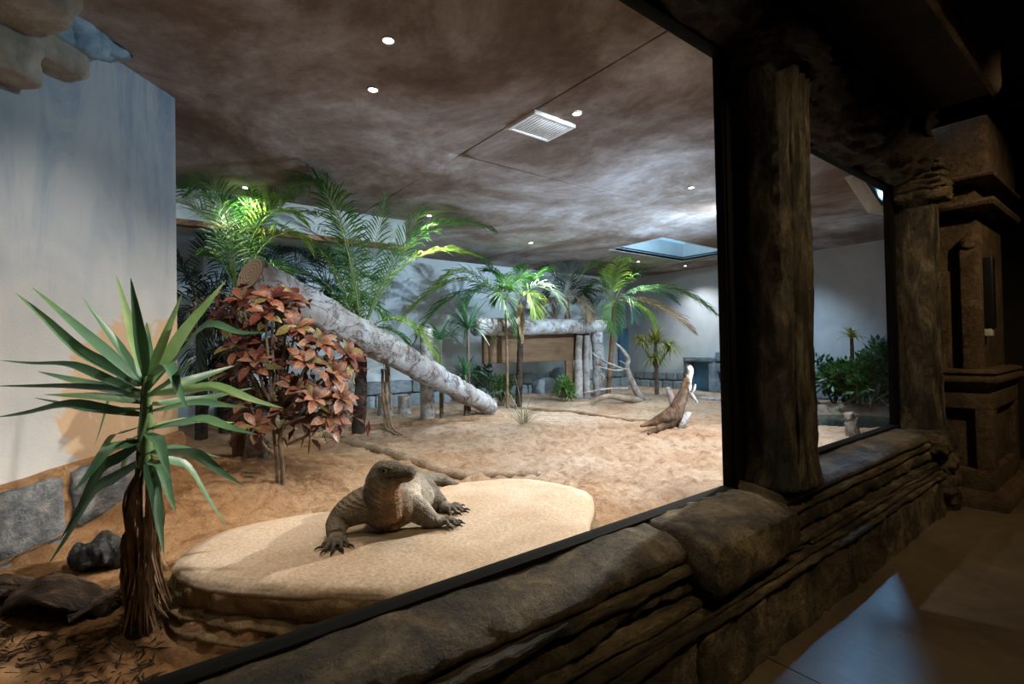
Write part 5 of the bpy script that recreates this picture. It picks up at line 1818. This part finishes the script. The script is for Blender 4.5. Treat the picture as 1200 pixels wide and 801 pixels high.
# strap leaved and bushy plants
def strap_plant(label, c, base, n, L, w, mt, spread=1.0, name='strap_plant', cat='plant', group=None, stem=.03, leafname='leaf'):
    t = thing(name, label, cat, base, group or 'strap leaved plants')
    if (c - base).length > .08:
        mesh('stem', *tube([(base.x, base.y, base.z - .04, stem * 1.2), (*base.lerp(c, .5), stem), (*c, stem * .8)], 8, 14, .15, 9), MT['stem'], t)
    for k in range(n):
        a = 2 * pi * k * .618 + rp.random()
        e = rp.uniform(-.2, 1.25) * spread
        d = V((cos(a) * cos(e), sin(a) * cos(e), sin(e)))
        l_ = L * rp.uniform(.7, 1.1)
        tip = c + d * l_ - V((0, 0, 1)) * l_ * rp.uniform(.1, .35)
        if tip.z < base.z + .02:
            tip.z = base.z + .02
        mesh(leafname, *blade([c, c + d * l_ * .5 + V((0, 0, .02)), tip], w, 6, .3, base=.6), MT[mt], t)
    return t


def leaf_bush(label, base, size, n, L, mt, name='leafy_bush', group=None, stems=5):
    """rounded bush: bent stems and a crown of small leaves (one uncountable mass)"""
    t = thing(name, label, 'bush', base, group or ('bushes behind the pond' if 'pond' in label else 'low bushes by the log shelter'))
    vs, fs = [], []
    for k in range(stems):
        a = 2 * pi * k / stems + rp.random()
        q = base + V((cos(a) * size[0] * .3, sin(a) * size[1] * .3, size[2] * rp.uniform(.5, .85)))
        mesh('stem', *tube([(base.x, base.y, base.z - .03, .014), (*base.lerp(q, .5), .011), (*q, .007)], 6, 8, .1, 9), MT['stem'], t)
    lumps = [V((rp.uniform(-.30, .30), rp.uniform(-.30, .30), rp.uniform(.35, .78))) for _ in range(9)]
    for k in range(n):
        lp = lumps[k % 9]
        d = V((rp.gauss(0, 1), rp.gauss(0, 1), rp.gauss(0, 1))).normalized()
        q = lp + d * .22 * rp.random() ** .4
        p = base + V((q.x * size[0], q.y * size[1], max(.05, q.z) * size[2]))
        dr = (d + V((0, 0, .35))).normalized()
        s = dr.cross(V((rp.random() - .5, rp.random() - .5, 1))).normalized()
        l_ = L * rp.uniform(.7, 1.2)
        up = s.cross(dr)
        a = len(vs)
        vs += [p, p + dr * l_ * .5 - s * l_ * .22, p + dr * l_ * .55 - up * l_ * .06, p + dr * l_ * .5 + s * l_ * .22, p + dr * l_ - V((0, 0, l_ * .12))]
        fs += [(a, a + 1, a + 2), (a, a + 2, a + 3), (a + 1, a + 4, a + 2), (a + 2, a + 4, a + 3)]
    tag(mesh('foliage', vs, fs, MT[mt], t, False), kind='stuff')
    return t


for (u, v, lab, n, L) in ((516, 398, 'dark strap leaved plant on a stem beside the upright post', 26, .62), (548, 385, 'large strap leaved plant left of the shelter roof log', 34, .75), (545, 440, 'low bright strap leaved plant at the foot of the shelter', 24, .5)):
    p = aty(u, v, 7.5)
    bs_ = drop(p.x, 7.5)
    strap_plant(lab, p, bs_, n, L, .026, 'agave')
p = on(588, 476)
leaf_bush('bushy green plant at the lower end of the leaning log', p, (.75, .6, .62), 420, .11, 'bush')
p = on(566, 470)
leaf_bush('darker green bush left behind the low end of the leaning log', p, (.7, .6, .8), 360, .11, 'bush_dark')
p = on(664, 470)
leaf_bush('small round light green bush in front of the shelter opening', p, (.55, .5, .5), 360, .12, 'bush')
p = on(770, 462)
dd = (p - EYE).dot(F)
t = strap_plant('yellow-green drooping plant on a dark stem before the blue door', at(768, 402, dd), p, 70, .55, .024, 'bush_yellow', 1.0, stem=.045)
for (u, v) in ((752, 402), (784, 408), (768, 420)):
    c = at(u, v, dd - .1)
    mesh('stem', *tube([(*at(769, 432, dd), .03), (*c, .02)], 8, 6), MT['stem'], t)
    for k in range(40):
        a = 2 * pi * k * .618
        e = rp.uniform(-.4, 1.0)
        d = V((cos(a) * cos(e), sin(a) * cos(e), sin(e)))
        l_ = rp.uniform(.32, .5)
        mesh('leaf', *blade([c, c + d * l_ * .5 + V((0, 0, .02)), c + d * l_ - V((0, 0, l_ * .45))], .022, 6, .3, base=.6), MT['bush_yellow'], t)
p = on(614, 497)
t = thing('straw_tuft', 'dry straw grass tuft on the sand by the log foot', 'grass', p)
for k in range(46):
    a = rp.uniform(0, 2 * pi)
    l_ = rp.uniform(.25, .62)
    d = V((cos(a) * .7, sin(a) * .7, rp.uniform(.25, 1.1)))
    if k > 40:
        l_ = 1.0
    mesh('grass_blade', *blade([p + V((cos(a), sin(a), 0)) * .05, p + d * l_ * .6, p + d * l_ + V((cos(a), sin(a), -.6)) * l_ * .2], .006, 5, .3), MT['straw'], t)

# bushes, masonry planting behind the pond (small window)
for (u, v, sz, n, m_, lab) in ((975, 470, (1.1, .9, .95), 700, 'bush_dark', 'left dark green bush behind the pond'), (1004, 471, (1.2, .9, .85), 700, 'bush', 'middle bright green bush behind the pond'),
                               (1024, 468, (1.2, .9, 1.25), 800, 'bush_dark', 'tall dark bush at the right behind the pond'), (1050, 470, (1.2, .9, 1.2), 700, 'bush_dark', 'rightmost dark bush cut by the window frame')):
    r_ = ray(u, v)
    p = atx(u, v, 10.75)
    leaf_bush(lab, drop(10.75 + rp.uniform(-.2, .1), p.y), sz, n, .15, m_, stems=7)
p = atx(998, 396, 11.1)
bs_ = drop(p.x, p.y)
strap_plant('single small palm-like plant rising above the pond bushes', p, bs_, 22, .34, .026, 'bush_yellow', 1.0, stem=.04)
p = atx(985, 466, 10.5)
t = thing('tangled_branches', 'tangle of bare brown branches under the pond bushes', 'branch', drop(10.5, p.y))
for k in range(9):
    a = rp.uniform(-1.2, 1.2)
    q = drop(10.45 + rp.uniform(-.2, .2), p.y + rp.uniform(-.7, .7))
    mesh('branch', *tube([(*q, .022), (q.x + rp.uniform(-.2, .2), q.y + a * .4, q.z + .3, .018), (q.x + rp.uniform(-.2, .2), q.y + a * .8, q.z + .5, .009)], 6, 10, .15, 8), MT['bark_tan'], t)
